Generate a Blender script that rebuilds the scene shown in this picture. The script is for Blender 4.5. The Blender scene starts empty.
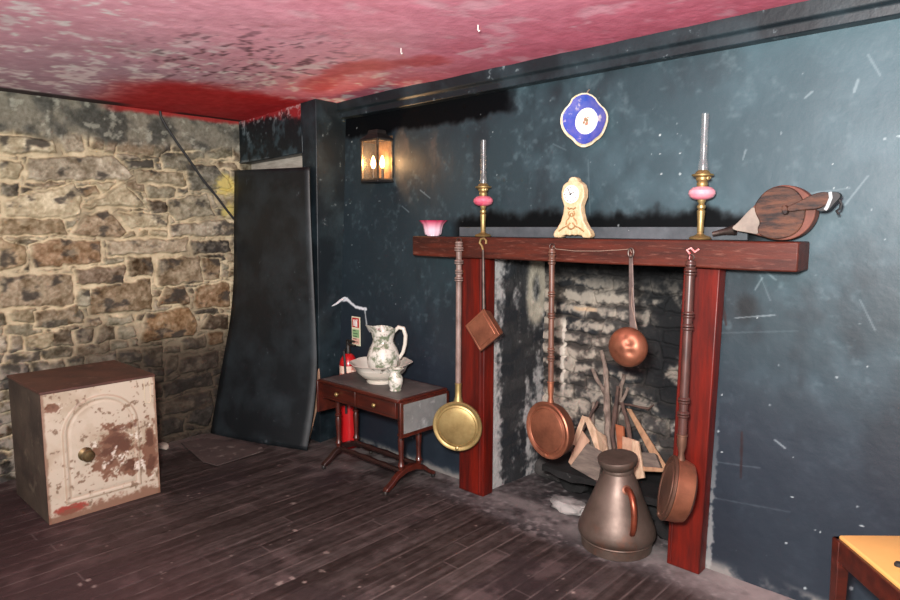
import bpy, bmesh, math, random
import numpy as np
from mathutils import Vector, Matrix, noise as mnoise

random.seed(7)
S = bpy.context.scene
COL = S.collection
PI = math.pi

# ------------------------------------------------------------------ camera
F, EYE, HOR, VPX = 650.0, 1.5, 227.0, -245.0
_t = math.atan((300 - HOR) / F)
_a = math.atan2(450 - VPX, F * math.cos(_t) + (300 - HOR) * math.sin(_t))
_fx, _fy = -math.cos(_a), math.sin(_a)
FWD = Vector((_fx * math.cos(_t), _fy * math.cos(_t), -math.sin(_t)))
RGT = Vector((_fy, -_fx, 0)); UPV = RGT.cross(FWD)
CAM = Vector((0, -2.7636, EYE))
cd = bpy.data.cameras.new('camera'); cam = bpy.data.objects.new('camera', cd); COL.objects.link(cam)
cd.sensor_fit = 'HORIZONTAL'; cd.sensor_width = 36; cd.lens = F / 900 * 36; cd.clip_start = 0.02
cam.matrix_world = Matrix(((RGT.x, UPV.x, -FWD.x, CAM.x), (RGT.y, UPV.y, -FWD.y, CAM.y), (RGT.z, UPV.z, -FWD.z, CAM.z), (0, 0, 0, 1)))
S.camera = cam
# ------------------------------------------------------------------ light and exposure
W = bpy.data.worlds.new('world'); S.world = W; W.use_nodes = True
W.node_tree.nodes['Background'].inputs[0].default_value = (1.0, 0.97, 0.95, 1)
W.node_tree.nodes['Background'].inputs[1].default_value = 0.31
fl = bpy.data.lights.new('flash', 'AREA'); fl.shape = 'DISK'; fl.size = 0.22; fl.energy = 82; fl.color = (1.0, 0.97, 0.95)
fo = bpy.data.objects.new('flash', fl); COL.objects.link(fo)
fo.location = CAM - RGT * 0.14 + Vector((0, 0, 0.22))
fo.rotation_euler = (Vector((-2.0, 0.0, 1.25)) - fo.location).to_track_quat('-Z', 'Y').to_euler()
bl = bpy.data.lights.new('bounce_fill', 'POINT'); bl.energy = 26; bl.shadow_soft_size = 0.25; bl.color = (1.0, 0.97, 0.95)
bo = bpy.data.objects.new('bounce_fill', bl); COL.objects.link(bo); bo.location = (0.1, -2.6, 1.95)  # added fill for flash bounced off the ceiling; no lamp hangs here
S.view_settings.view_transform = 'Standard'; S.view_settings.look = 'None'; S.view_settings.gamma = 1
S.view_settings.exposure = 1.35; S.view_settings.use_curve_mapping = False

# ------------------------------------------------------------------ helpers
def at(x, y, ax, v):
    """the point of the place seen at (x, y) that lies on the plane coordinate[ax] = v"""
    d = FWD * F + RGT * (x - 450) + UPV * (300 - y)
    return CAM + d * ((v - CAM['XYZ'.index(ax)]) / d['XYZ'.index(ax)])

def lin(c):
    return tuple(((v / 255) / 12.92 if v / 255 <= 0.04045 else ((v / 255 + 0.055) / 1.055) ** 2.4) for v in c)

class NT:
    def __init__(s, m): s.t = m.node_tree; s.n = s.t.nodes
    def add(s, t, **k):
        n = s.n.new(t)
        for a, b in k.items(): setattr(n, a, b)
        return n
    def link(s, a, b): s.t.links.new(a, b)

MATS = {}
def mat(name, c1, c2=None, rough=0.5, metal=0.0, scale=8.0, detail=6, lo=0.35, hi=0.65, c3=None, s3=30.0, lo3=0.62, hi3=0.68,
        bump=0.0, bscale=40.0, stretch=(1, 1, 1), rough2=None, coat=0.0, attr=None, spec=0.5, trans=0.0, emit=None, estr=0.0):
    if name in MATS: return MATS[name]
    m = bpy.data.materials.new(name); m.use_nodes = True; MATS[name] = m
    t = NT(m); b = t.n['Principled BSDF']
    b.inputs['Roughness'].default_value = rough; b.inputs['Metallic'].default_value = metal
    b.inputs['Specular IOR Level'].default_value = spec; b.inputs['Coat Weight'].default_value = coat
    b.inputs['Transmission Weight'].default_value = trans
    tc = t.add('ShaderNodeTexCoord'); mp = t.add('ShaderNodeMapping'); mp.inputs['Scale'].default_value = stretch
    t.link(tc.outputs['Object'], mp.inputs['Vector'])
    def noise(sc, de=detail):
        n = t.add('ShaderNodeTexNoise'); n.inputs['Scale'].default_value = sc; n.inputs['Detail'].default_value = de
        n.inputs['Roughness'].default_value = 0.62; t.link(mp.outputs[0], n.inputs['Vector']); return n
    def ramp(src, a, z):
        r = t.add('ShaderNodeMapRange'); r.inputs[1].default_value = a; r.inputs[2].default_value = z; t.link(src, r.inputs[0]); return r.outputs[0]
    def mix(fac, a, bb):
        x = t.add('ShaderNodeMix', data_type='RGBA'); t.link(fac, x.inputs[0])
        for sock, v in ((x.inputs[6], a), (x.inputs[7], bb)):
            if isinstance(v, tuple): sock.default_value = (*lin(v), 1)
            else: t.link(v, sock)
        return x.outputs[2]
    cur = c1
    if attr:
        a = t.add('ShaderNodeAttribute', attribute_name=attr); cur = a.outputs['Color']
        mu = t.add('ShaderNodeMath', operation='MULTIPLY'); mu.inputs[1].default_value = spec; t.link(a.outputs['Alpha'], mu.inputs[0]); t.link(mu.outputs[0], b.inputs['Specular IOR Level'])
    if c2:
        f = ramp(noise(scale).outputs[0], lo, hi); cur = mix(f, cur, c2)
        if rough2 is not None:
            rr = t.add('ShaderNodeMapRange'); rr.inputs[3].default_value = rough; rr.inputs[4].default_value = rough2
            t.link(f, rr.inputs[0]); t.link(rr.outputs[0], b.inputs['Roughness'])
    if c3: cur = mix(ramp(noise(s3).outputs[0], lo3, hi3), cur, c3)
    if isinstance(cur, tuple): b.inputs['Base Color'].default_value = (*lin(cur), 1)
    else: t.link(cur, b.inputs['Base Color'])
    if bump:
        bm_ = t.add('ShaderNodeBump'); bm_.inputs['Strength'].default_value = bump; bm_.inputs['Distance'].default_value = 0.01
        t.link(noise(bscale, 4).outputs[0], bm_.inputs['Height']); t.link(bm_.outputs[0], b.inputs['Normal'])
    if emit: b.inputs['Emission Color'].default_value = (*lin(emit), 1); b.inputs['Emission Strength'].default_value = estr
    return m

def glass_mat(name, tint=(1, 1, 1), gloss=0.12, film=.02):
    m = bpy.data.materials.new(name); m.use_nodes = True; t = NT(m); t.n.remove(t.n['Principled BSDF'])
    o = t.n['Material Output']; tr = t.add('ShaderNodeBsdfTransparent'); tr.inputs[0].default_value = (*tint, 1)
    g = t.add('ShaderNodeBsdfGlossy'); g.inputs['Roughness'].default_value = 0.22
    lw = t.add('ShaderNodeLayerWeight'); lw.inputs[0].default_value = .5; mr = t.add('ShaderNodeMapRange'); mr.inputs[1].default_value = .45; mr.inputs[2].default_value = 1.0; mr.inputs[3].default_value = gloss * .4; mr.inputs[4].default_value = gloss * 4; t.link(lw.outputs['Facing'], mr.inputs[0])
    mx = t.add('ShaderNodeMixShader'); t.link(mr.outputs[0], mx.inputs[0]); df = t.add('ShaderNodeBsdfDiffuse'); df.inputs[0].default_value = (.75, .73, .70, 1); m2 = t.add('ShaderNodeMixShader'); m2.inputs[0].default_value = film; t.link(tr.outputs[0], m2.inputs[1]); t.link(df.outputs[0], m2.inputs[2]); t.link(m2.outputs[0], mx.inputs[1]); t.link(g.outputs[0], mx.inputs[2])
    t.link(mx.outputs[0], o.inputs[0]); MATS[name] = m; return m

def obj(name, bm, m, parent=None, smooth=True, bevel=0.0, ang=35, seg=2, subsurf=0):
    bmesh.ops.recalc_face_normals(bm, faces=bm.faces[:])
    me = bpy.data.meshes.new(name); bm.to_mesh(me); bm.free()
    return objm(name, me, m, parent, smooth, bevel, ang, seg, subsurf)

def objm(name, me, m, parent=None, smooth=True, bevel=0.0, ang=35, seg=2, subsurf=0):
    ms = m if isinstance(m, (list, tuple)) else [m]
    for q in ms: me.materials.append(q)
    o = bpy.data.objects.new(name, me); COL.objects.link(o)
    if parent: o.parent = parent
    if smooth:
        for p in me.polygons: p.use_smooth = True
        try: me.set_sharp_from_angle(angle=math.radians(ang))
        except Exception: pass
    if bevel:
        b = o.modifiers.new('bevel', 'BEVEL'); b.width = bevel; b.segments = seg; b.limit_method = 'ANGLE'; b.harden_normals = False
    if subsurf:
        q = o.modifiers.new('sub', 'SUBSURF'); q.levels = subsurf; q.render_levels = subsurf
    return o

def thing(name, label, cat, loc=(0, 0, 0), rot=(0, 0, 0), group=None):
    o = bpy.data.objects.new(name, None); COL.objects.link(o); o.empty_display_size = 0.05
    o.location = loc; o.rotation_euler = rot; return tag(o, label, cat, group)
def tag(o, label, cat, group=None):
    o['label'] = label; o['category'] = cat
    if group: o['group'] = group
    return o
def struct(o): o['kind'] = 'structure'; return o

def box(bm, x0, x1, y0, y1, z0, z1, M=None):
    v = [bm.verts.new((x, y, z)) for x in (x0, x1) for y in (y0, y1) for z in (z0, z1)]
    if M is not None:
        for q in v: q.co = M @ q.co
    for f in ((0, 1, 3, 2), (4, 6, 7, 5), (0, 4, 5, 1), (2, 3, 7, 6), (0, 2, 6, 4), (1, 5, 7, 3)): bm.faces.new([v[i] for i in f])
    return v
def B(*a): bm = bmesh.new(); box(bm, *a); return bm

def lathe(bm, prof, n=32, c=(0, 0, 0), flute=None, M=None, sx=1, sy=1):
    rings = []
    for i, (r, z) in enumerate(prof):
        if r < 1e-5:
            co = Vector((c[0], c[1], c[2] + z)); rings.append([bm.verts.new(M @ co if M else co)]); continue
        ring = []
        for k in range(n):
            a = 2 * PI * k / n; rr = r * (flute(a, z) if flute else 1)
            co = Vector((c[0] + rr * math.cos(a) * sx, c[1] + rr * math.sin(a) * sy, c[2] + z)); ring.append(bm.verts.new(M @ co if M else co))
        rings.append(ring)
    for p, q in zip(rings, rings[1:]):
        if len(p) == 1 and len(q) == 1: continue
        for k in range(n):
            a, b_ = k, (k + 1) % n
            if len(p) == 1: bm.faces.new((p[0], q[a], q[b_]))
            elif len(q) == 1: bm.faces.new((p[a], p[b_], q[0]))
            else: bm.faces.new((p[a], p[b_], q[b_], q[a]))
    for r in (rings[0], rings[-1]):
        if len(r) > 1 and not getattr(lathe, 'open', False): bm.faces.new(r)
def L(prof, n=32, **k): bm = bmesh.new(); lathe(bm, prof, n, **k); return bm

def tube(bm, pts, rad, n=10, cap=True):
    pts = [Vector(p) for p in pts]; rad = rad if isinstance(rad, (list, tuple)) else [rad] * len(pts)
    prev = None; rings = []
    for i, p in enumerate(pts):
        d = (pts[min(i + 1, len(pts) - 1)] - pts[max(i - 1, 0)]).normalized()
        if prev is None:
            u = d.cross(Vector((0, 0, 1)))
            if u.length < 0.1: u = d.cross(Vector((1, 0, 0)))
            u.normalize()
        else:
            u = prev - d * prev.dot(d); u.normalize()
        prev = u; w = d.cross(u)
        rings.append([bm.verts.new(p + (u * math.cos(2 * PI * k / n) + w * math.sin(2 * PI * k / n)) * rad[i]) for k in range(n)])
    for p, q in zip(rings, rings[1:]):
        for k in range(n): bm.faces.new((p[k], p[(k + 1) % n], q[(k + 1) % n], q[k]))
    if cap: bm.faces.new(rings[0]); bm.faces.new(rings[-1])
def T(pts, rad, n=10): bm = bmesh.new(); tube(bm, pts, rad, n); return bm

def prism(bm, pts, y0, y1, M=None):
    """outline of (x, z) points given thickness from y0 to y1"""
    a = [bm.verts.new((x, y0, z)) for x, z in pts]; b = [bm.verts.new((x, y1, z)) for x, z in pts]
    if M is not None:
        for v in a + b: v.co = M @ v.co
    bm.faces.new(a); bm.faces.new(b[::-1]); n = len(pts)
    for i in range(n): bm.faces.new((a[i], b[i], b[(i + 1) % n], a[(i + 1) % n]))
def PR(pts, y0, y1): bm = bmesh.new(); prism(bm, pts, y0, y1); return bm
def smoothloop(pts, it=2):
    for _ in range(it):
        o = []
        for i in range(len(pts)):
            p, q = pts[i], pts[(i + 1) % len(pts)]
            o += [(p[0] * .75 + q[0] * .25, p[1] * .75 + q[1] * .25), (p[0] * .25 + q[0] * .75, p[1] * .25 + q[1] * .75)]
        pts = o
    return pts
def rough_up(bm, amt, sc, seed=0):
    for v in bm.verts:
        v.co += mnoise.noise_vector(v.co * sc + Vector((seed * 7.1, seed * 3.3, seed))) * amt
def rock_bm(c, r, seed, n=3):
    bm = bmesh.new(); bmesh.ops.create_icosphere(bm, subdivisions=n, radius=1)
    for v in bm.verts:
        p = v.co.copy(); q = Vector([max(-.72, min(.72, a)) for a in p]) * 1.25
        q *= 1 + 0.28 * mnoise.noise(p * 1.7 + Vector((seed * 5.3, 0, seed))) + 0.10 * mnoise.noise(p * 5 + Vector((0, seed * 2.1, 0)))
        v.co = Vector((c[0] + q.x * r[0], c[1] + q.y * r[1], c[2] + q.z * r[2]))
    return bm

# numpy noise
def _h(ix, iy, s):
    n = (ix.astype(np.int64) * 374761393 + iy.astype(np.int64) * 668265263 + s * 982451653) & 0x7fffffff
    n = ((n ^ (n >> 13)) * 1274126177) & 0x7fffffff
    return ((n ^ (n >> 16)) & 0xffff) / 65535.0
def vn(x, y, s=0):
    ix, iy = np.floor(x), np.floor(y); fx, fy = x - ix, y - iy
    fx = fx * fx * (3 - 2 * fx); fy = fy * fy * (3 - 2 * fy)
    a, b, c, d = _h(ix, iy, s), _h(ix + 1, iy, s), _h(ix, iy + 1, s), _h(ix + 1, iy + 1, s)
    return (a * (1 - fx) + b * fx) * (1 - fy) + (c * (1 - fx) + d * fx) * fy
def fbm(x, y, s=0, o=5, g=0.55):
    t, a, n = 0, 1, 0
    for k in range(o): t = t + a * vn(x * 2 ** k + k * 17.3, y * 2 ** k + k * 9.1, s + k); n += a; a *= g
    return t / n
def sst(a, b, x): t = np.clip((x - a) / (b - a), 0, 1); return t * t * (3 - 2 * t)
def nmix(c, col, f): return c * (1 - f[..., None]) + np.array(col)[None, None, :] * f[..., None]
def seg_d(X, Y, pts):
    d = np.full(X.shape, 9.0)
    for (ax, ay), (bx, by) in zip(pts, pts[1:]):
        vx, vy = bx - ax, by - ay; t = np.clip(((X - ax) * vx + (Y - ay) * vy) / (vx * vx + vy * vy + 1e-12), 0, 1)
        d = np.minimum(d, np.hypot(X - ax - t * vx, Y - ay - t * vy))
    return d
def poly_d(X, Y, pts):
    """signed distance to a polygon (negative inside)"""
    d = seg_d(X, Y, list(pts) + [pts[0]]); ins = np.zeros(X.shape, bool); n = len(pts)
    for i in range(n):
        (ax, ay), (bx, by) = pts[i], pts[(i + 1) % n]
        if ay == by: continue
        ins ^= ((ay > Y) != (by > Y)) & (X < (bx - ax) * (Y - ay) / (by - ay) + ax)
    return np.where(ins, -d, d)

def grid_obj(name, P, C, m, keep=None, G=None):
    """P: (h, w, 3) positions, C: (h, w, 3) sRGB 0-255 colours; one mesh"""
    h, w, _ = P.shape; idx = np.arange(h * w).reshape(h, w)
    q = np.stack([idx[:-1, :-1], idx[:-1, 1:], idx[1:, 1:], idx[1:, :-1]], -1).reshape(-1, 4)
    if keep is not None: q = q[keep[:-1, :-1].reshape(-1) & keep[1:, 1:].reshape(-1)]
    me = bpy.data.meshes.new(name); nf = len(q)
    me.vertices.add(h * w); me.vertices.foreach_set('co', P.reshape(-1).astype(np.float32))
    me.loops.add(nf * 4); me.loops.foreach_set('vertex_index', q.reshape(-1).astype(np.int32))
    me.polygons.add(nf); me.polygons.foreach_set('loop_start', np.arange(0, nf * 4, 4, dtype=np.int32))
    me.polygons.foreach_set('loop_total', np.full(nf, 4, dtype=np.int32)); me.polygons.foreach_set('use_smooth', np.ones(nf, bool))
    me.update(calc_edges=True)
    a = me.color_attributes.new('Col', 'FLOAT_COLOR', 'POINT'); c = np.clip(C, 0, 255) / 255
    l = np.where(c <= 0.04045, c / 12.92, ((c + 0.055) / 1.055) ** 2.4)
    a.data.foreach_set('color', np.concatenate([l, (np.ones((h, w)) if G is None else G)[..., None]], -1).reshape(-1).astype(np.float32))
    me.materials.append(m); o = bpy.data.objects.new(name, me); COL.objects.link(o); return o

def stones(U, V, dig, rows, seed, warp=0.010):
    """stone-wall layout on the (U, V) plane: distance into the stone, colour, stone id"""
    Uw = U + warp * 2 * (fbm(U * 14, V * 14, seed, 3) - .5) * 2; Vw = V + warp * 2 * (fbm(U * 14 + 50, V * 14, seed + 9, 3) - .5) * 2
    D = np.full(U.shape, 9.0); C = np.zeros(U.shape + (3,)); I = np.zeros(U.shape)
    for k, (pl, col) in enumerate(dig):
        d = poly_d(Uw, Vw, pl); s = d < D; D = np.where(s, d, D); C[s] = col; I[s] = k + 1
    rnd = random.Random(seed); Dd = D.copy(); v = V.min() - 0.02; k = 1000
    while v < V.max():
        h = rnd.uniform(*rows[0]); u = U.min() - rnd.uniform(0, .2)
        while u < U.max():
            w = rnd.uniform(*rows[1]); j = lambda: rnd.uniform(-.012, .012)
            pl = [(u + .008 + j(), v + .006 + j()), (u + w / 2, v + .004 + j()), (u + w - .008 + j(), v + .006 + j()), (u + w - .008 + j(), v + h - .006 + j()), (u + w / 2, v + h - .004 + j()), (u + .008 + j(), v + h - .006 + j())]
            m = (U > u - .06) & (U < u + w + .06) & (V > v - .06) & (V < v + h + .06)
            if m.any():
                d = np.maximum(poly_d(Uw[m], Vw[m], pl), 0.014 - Dd[m]); s = d < D[m]
                col = rows[2](rnd, v)
                tmp = D[m]; tmp[s] = d[s]; D[m] = tmp; tc = C[m]; tc[s] = col; C[m] = tc; ti = I[m]; ti[s] = k; I[m] = ti
            k += 1; u += w
        v += h
    return D, C, I

# ------------------------------------------------------------------ materials
M_blue = mat('teal_wall_paint', (40, 60, 70), attr='Col', rough=0.5, bump=0.08, bscale=45, spec=0.4)
M_bluebox = mat('teal_paint_trim', (15, 24, 29), (42, 56, 62), rough=0.45, scale=4, lo=.44, hi=.72, c3=(118, 130, 134), s3=16, lo3=.64, hi3=.74, bump=.15, bscale=30)
M_stone = mat('rubble_stone', (120, 110, 95), attr='Col', rough=0.9, bump=0.55, bscale=70, spec=0.25)
M_ceil = mat('ceiling_paint', (200, 130, 150), attr='Col', rough=0.75, bump=0.25, bscale=35, spec=0.25)
M_floor = mat('worn_floor', (60, 45, 45), attr='Col', rough=0.6, bump=0.25, bscale=60, spec=0.3)
M_mahog = mat('mahogany', (74, 28, 18), (48, 18, 13), rough=0.34, scale=5, stretch=(1, 6, 6), bump=.05, coat=.25)
M_mahogdk = mat('dark_mahogany', (44, 22, 18), (28, 16, 14), rough=0.4, scale=8, bump=.05, coat=.2)
M_mantel = mat('mantel_varnish', (80, 32, 20), (46, 19, 13), spec=.3, rough=0.5, scale=3, stretch=(1.2, 12, 12), bump=.12, bscale=25, c3=(108, 66, 54), s3=12, lo3=.56, hi3=.74)
M_redpost = mat('red_varnish', (98, 20, 9), (58, 13, 9), spec=.3, rough=0.42, scale=3, stretch=(9, 9, 1), bump=.08, bscale=30, c3=(66, 18, 14), s3=4, lo3=.6, hi3=.75)
M_greyboard = mat('dusty_grey_board', (74, 80, 84), (52, 58, 62), rough=0.7, scale=10, c3=(150, 152, 150), s3=40, lo3=.68, hi3=.73)
M_copper = mat('copper', (166, 106, 80), (116, 70, 52), rough=0.40, metal=.7, scale=7, rough2=.5, bump=.06, bscale=18)
M_copperdk = mat('dull_copper', (132, 86, 66), (94, 62, 50), rough=0.46, metal=.65, scale=6, rough2=.58, bump=.08, bscale=15)
M_brass = mat('brass', (172, 150, 100), (132, 110, 68), rough=0.38, metal=.7, scale=9, rough2=.48, bump=.05, bscale=20)
M_jug = mat('tarnished_copper', (108, 93, 84), (76, 63, 55), rough=0.46, metal=.6, scale=5, rough2=.55, bump=.08, bscale=20, c3=(104, 66, 50), s3=6, lo3=.56, hi3=.74)
M_iron = mat('iron', (92, 82, 76), (60, 50, 46), rough=.5, metal=.8, scale=15)
M_handle = mat('turned_wood', (104, 72, 58), (72, 46, 36), rough=.42, scale=10, stretch=(4, 4, 1))
M_handlegrey = mat('worn_wood_handle', (132, 112, 104), (92, 72, 64), rough=.5, scale=10, stretch=(4, 4, 1))
M_handledark = mat('dark_turned_handle', (78, 48, 42), (52, 32, 28), rough=.36, scale=10, stretch=(4, 4, 1))
M_ceramic = mat('cream_ceramic', (204, 198, 186), (190, 182, 168), rough=.18, scale=6, coat=.4)
M_transfer = mat('printed_ceramic', (200, 197, 186), (104, 114, 92), rough=.18, scale=26, lo=.47, hi=.60, c3=(140, 100, 104), s3=24, lo3=.63, hi3=.68, coat=.4)
M_black = mat('black_paint', (14, 19, 22), (36, 44, 48), rough=.5, scale=4, lo=.42, hi=.70, c3=(70, 78, 82), s3=20, lo3=.66, hi3=.76, bump=.12, bscale=12)
M_pale = mat('pale_boarding', (196, 190, 178), (160, 152, 140), rough=.7, scale=9, stretch=(1, 1, 6))
M_rawboard = mat('raw_board', (166, 132, 108), (138, 106, 84), rough=.7, scale=6, stretch=(5, 5, 1))
M_safe = mat('chipped_cream_enamel', (196, 184, 164), attr='Col', rough=.5, bump=.2, bscale=50)
M_rust = mat('rusty_iron', (92, 58, 46), (66, 42, 36), rough=.6, scale=7, metal=.15, c3=(128, 92, 76), s3=14, lo3=.6, hi3=.75, bump=.2, bscale=30)
M_rustdk = mat('worn_brown_side', (84, 70, 58), (52, 40, 34), rough=.65, scale=4, c3=(112, 98, 82), s3=12, lo3=.58, hi3=.75, bump=.2, bscale=30)
M_white = mat('white', (224, 222, 215), rough=.5)
M_red = mat('red_enamel', (176, 22, 26), rough=.3, coat=.3)
M_blackm = mat('black_metal', (22, 22, 22), (44, 34, 28), rough=.45, scale=15)
M_blackrub = mat('black_rubber', (24, 25, 26), rough=.6)
M_sooty = mat('sooty_stone', (70, 68, 66), (36, 35, 35), rough=.9, scale=6, c3=(150, 146, 140), s3=9, lo3=.60, hi3=.72, bump=.6, bscale=25, spec=.2)
M_sootshade = mat('soot_shade_stone', (34, 33, 33), (18, 18, 18), rough=.9, scale=7, c3=(96, 94, 92), s3=14, lo3=.66, hi3=.76, bump=.6, bscale=25, spec=.2)
M_bark = mat('grey_bark', (136, 120, 108), (84, 70, 62), rough=.85, scale=14, stretch=(2, 2, 1), bump=.6, bscale=40)
M_barkdk = mat('brown_bark', (88, 66, 56), (54, 40, 36), rough=.85, scale=14, bump=.6, bscale=40)
M_split = mat('fresh_split_wood', (190, 164, 138), (160, 130, 104), rough=.75, scale=7, stretch=(6, 6, 1), bump=.2, bscale=30)
M_tanplank = mat('tan_plank', (166, 130, 98), (134, 100, 74), rough=.75, scale=7, stretch=(6, 6, 1), bump=.2, bscale=30)
M_greywood = mat('weathered_wood', (104, 92, 82), (74, 64, 58), rough=.8, scale=8, stretch=(1, 6, 6), bump=.3, bscale=30)
M_orange = mat('orange_wood', (150, 84, 48), (112, 58, 34), rough=.7, scale=9)
M_leather = mat('grey_leather_top', (92, 88, 84), (68, 62, 60), rough=.5, scale=6, c3=(118, 116, 112), s3=12, lo3=.6, hi3=.75)
M_yellow = mat('yellow_vinyl', (206, 160, 92), (194, 146, 78), rough=.4, scale=3)
M_cream = mat('gilt_cream', (204, 182, 148), (180, 154, 114), rough=.45, scale=30, bump=.5, bscale=50)
M_dial = mat('dial_white', (232, 232, 226), rough=.3)
M_dark = mat('dark_recess', (20, 18, 17), rough=.8)
M_cobalt = mat('cobalt_glaze', (44, 70, 158), (92, 92, 160), rough=.14, scale=14, c3=(186, 176, 180), s3=20, lo3=.58, hi3=.70, coat=.5)
M_giltedge = mat('gilt_edge', (222, 214, 194), (200, 178, 130), rough=.35, scale=30)
M_bellow = mat('bellows_wood', (86, 54, 38), (30, 22, 20), rough=.55, spec=.3, scale=6, lo=.40, hi=.60, stretch=(1.3, 1, 6), bump=.25)
M_bellowrim = mat('bellows_leather', (118, 72, 58), (80, 48, 40), spec=.3, rough=.6, scale=8)
M_bellowtip = mat('grey_hide', (138, 128, 116), (104, 96, 88), rough=.7, scale=9)
M_pinkfont = mat('pink_glass', (196, 78, 102), (220, 140, 152), rough=.14, scale=8, coat=.5)
M_string = mat('string', (128, 108, 94), rough=.8)
M_redstring = mat('red_string', (200, 60, 66), (224, 170, 165), rough=.8, scale=60)
M_glass = glass_mat('clear_glass', (.96, .96, .96), .09, .06)
M_pane = glass_mat('lantern_pane', (.96, .93, .88), .10)
M_bulb = mat('candle_bulb', (255, 225, 170), rough=.3, emit=(255, 190, 112), estr=9)

# pink-to-white frilled glass: colour by height
def ombre(name, lo_c, hi_c, z0, z1):
    m = mat(name, lo_c, rough=.2, coat=.4); t = NT(m); b = t.n['Principled BSDF']
    tc = t.add('ShaderNodeTexCoord'); s = t.add('ShaderNodeSeparateXYZ'); t.link(tc.outputs['Object'], s.inputs[0])
    r = t.add('ShaderNodeMapRange'); r.inputs[1].default_value = z0; r.inputs[2].default_value = z1; t.link(s.outputs[2], r.inputs[0])
    x = t.add('ShaderNodeMix', data_type='RGBA'); t.link(r.outputs[0], x.inputs[0])
    x.inputs[6].default_value = (*lin(lo_c), 1); x.inputs[7].default_value = (*lin(hi_c), 1); t.link(x.outputs[2], b.inputs['Base Color']); return m
M_ombre = ombre('frilled_pink_glass', (206, 178, 190), (186, 34, 80), .035, .088)

# ------------------------------------------------------------------ setting: teal wall with fireplace opening
CEIL = 2.305
OX0, OX1, OZ = -2.285, -1.13, 1.36
nx, nz = 1150, 560
X, Z = np.meshgrid(np.linspace(-3.76, 1.2, nx), np.linspace(0, CEIL + .04, nz))
n1 = fbm(X * 2.2, Z * 2.2, 3); n2 = fbm(X * 9, Z * 9, 11); n3 = fbm(X * 30, Z * 30, 21, 4)
C = np.ones(X.shape + (3,)) * np.array([36, 52, 58])
C = nmix(C, (52, 71, 78), sst(.42, .72, n1 * .6 + n2 * .4)); C = nmix(C, (23, 31, 36), sst(.48, .68, fbm(X * 3 + 8, Z * 1.6, 31)) * .7); C = nmix(C, (22, 33, 40), sst(-2.3, -3.2, X) * .65); C = nmix(C, (76, 102, 110), sst(-2.0, -.5, X + .5 * (n1 - .5)) * sst(1.15, 1.6, Z + .3 * (n2 - .5)) * .55)  # light falloff and sheen painted in: darker left, lighter teal upper right
C = nmix(C, (90, 108, 113), sst(.54, .82, n2 * .35 + n3 * .65) * .45)                       # dusty bloom
C = nmix(C, (27, 33, 43), sst(1.2, .5, Z + .3 * (n1 - .5)) * .75)                        # fading light painted in as darker navy towards the bottom
C = nmix(C, (104, 78, 66), sst(.56, .72, fbm(X * 7, Z * 4, 44)) * sst(.36, .0, np.hypot((X + 2.86) * 1.0, (Z - 1.93) * .8)) * .55)  # mottled brown patch by the lantern
edge = 0.075 * (fbm(X * 8, Z * 0 + 3, 61, 4) - .5) + .02 * (n3 - .5)
s1 = sst(2.095, 2.135, Z + edge + .02) * sst(-2.02, -2.25, X + edge * 5); C = nmix(C, (8, 10, 12), s1)                 # ragged black band under the cornice
s2 = sst(1.615, 1.555, Z + edge * 1.5 + .02 + .05 * (n2 - .5)) * sst(1.4, 1.46, Z) * sst(-2.62, -2.5, X) * sst(-.80, -.95, X + edge) * .96; C = nmix(C, (8, 10, 11), s2)   # soot band over the shelf
C = nmix(C, (16, 20, 22), sst(.07, .02, np.hypot(X + .93, (Z - 1.17) * .8) + edge * .6) * .8)
rs = random.Random(5)
def chip(x, z, r, a=1.0, col=(190, 198, 198)):
    global C
    m = (abs(X - x) < r * 3 + .02) & (abs(Z - z) < r * 3 + .02)
    if not m.any(): return
    d = np.hypot((X[m] - x) * rs.uniform(.6, 1.5), (Z[m] - z) * rs.uniform(.6, 1.5)) + .8 * r * (n3[m] - .5) * 2
    f = sst(r, r * .5, d) * a; C[m] = C[m] * (1 - f[:, None]) + np.array(col) * f[:, None]
def scratch(pts, w, a, col=(176, 186, 188)):
    global C
    d = seg_d(X, Z, pts) + w * .9 * (n3 - .5); C = nmix(C, col, sst(w, w * .35, d) * a)
wpt = lambda x, y: (lambda p: (p.x, p.z))(at(x, y, 'Y', 0))
for _ in range(230): chip(rs.uniform(-3.55, .9), rs.uniform(.05, 2.15), rs.choice((.0025, .003, .004, .005)), rs.uniform(.2, .65))
for x, y, r in ((660, 135, .010), (681, 135, .010), (660, 154, .011), (680, 153, .011), (661, 174, .011), (680, 174, .011), (650, 162, .006), (833, 164, .009), (834, 188, .022),
                (352, 245, .010), (343, 155, .012), (346, 205, .012), (348, 215, .008), (346, 180, .010), (357, 128, .010), (352, 142, .012), (430, 217, .006), (497, 175, .008), (493, 132, .007),
                (792, 497, .012), (815, 530, .012), (862, 526, .012), (805, 588, .018), (820, 532, .01), (757, 318, .010), (722, 395, .012), (722, 452, .012), (786, 543, .014), (767, 556, .01)):
    chip(*wpt(x, y), r * .42, .8, (180, 190, 190))
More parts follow.
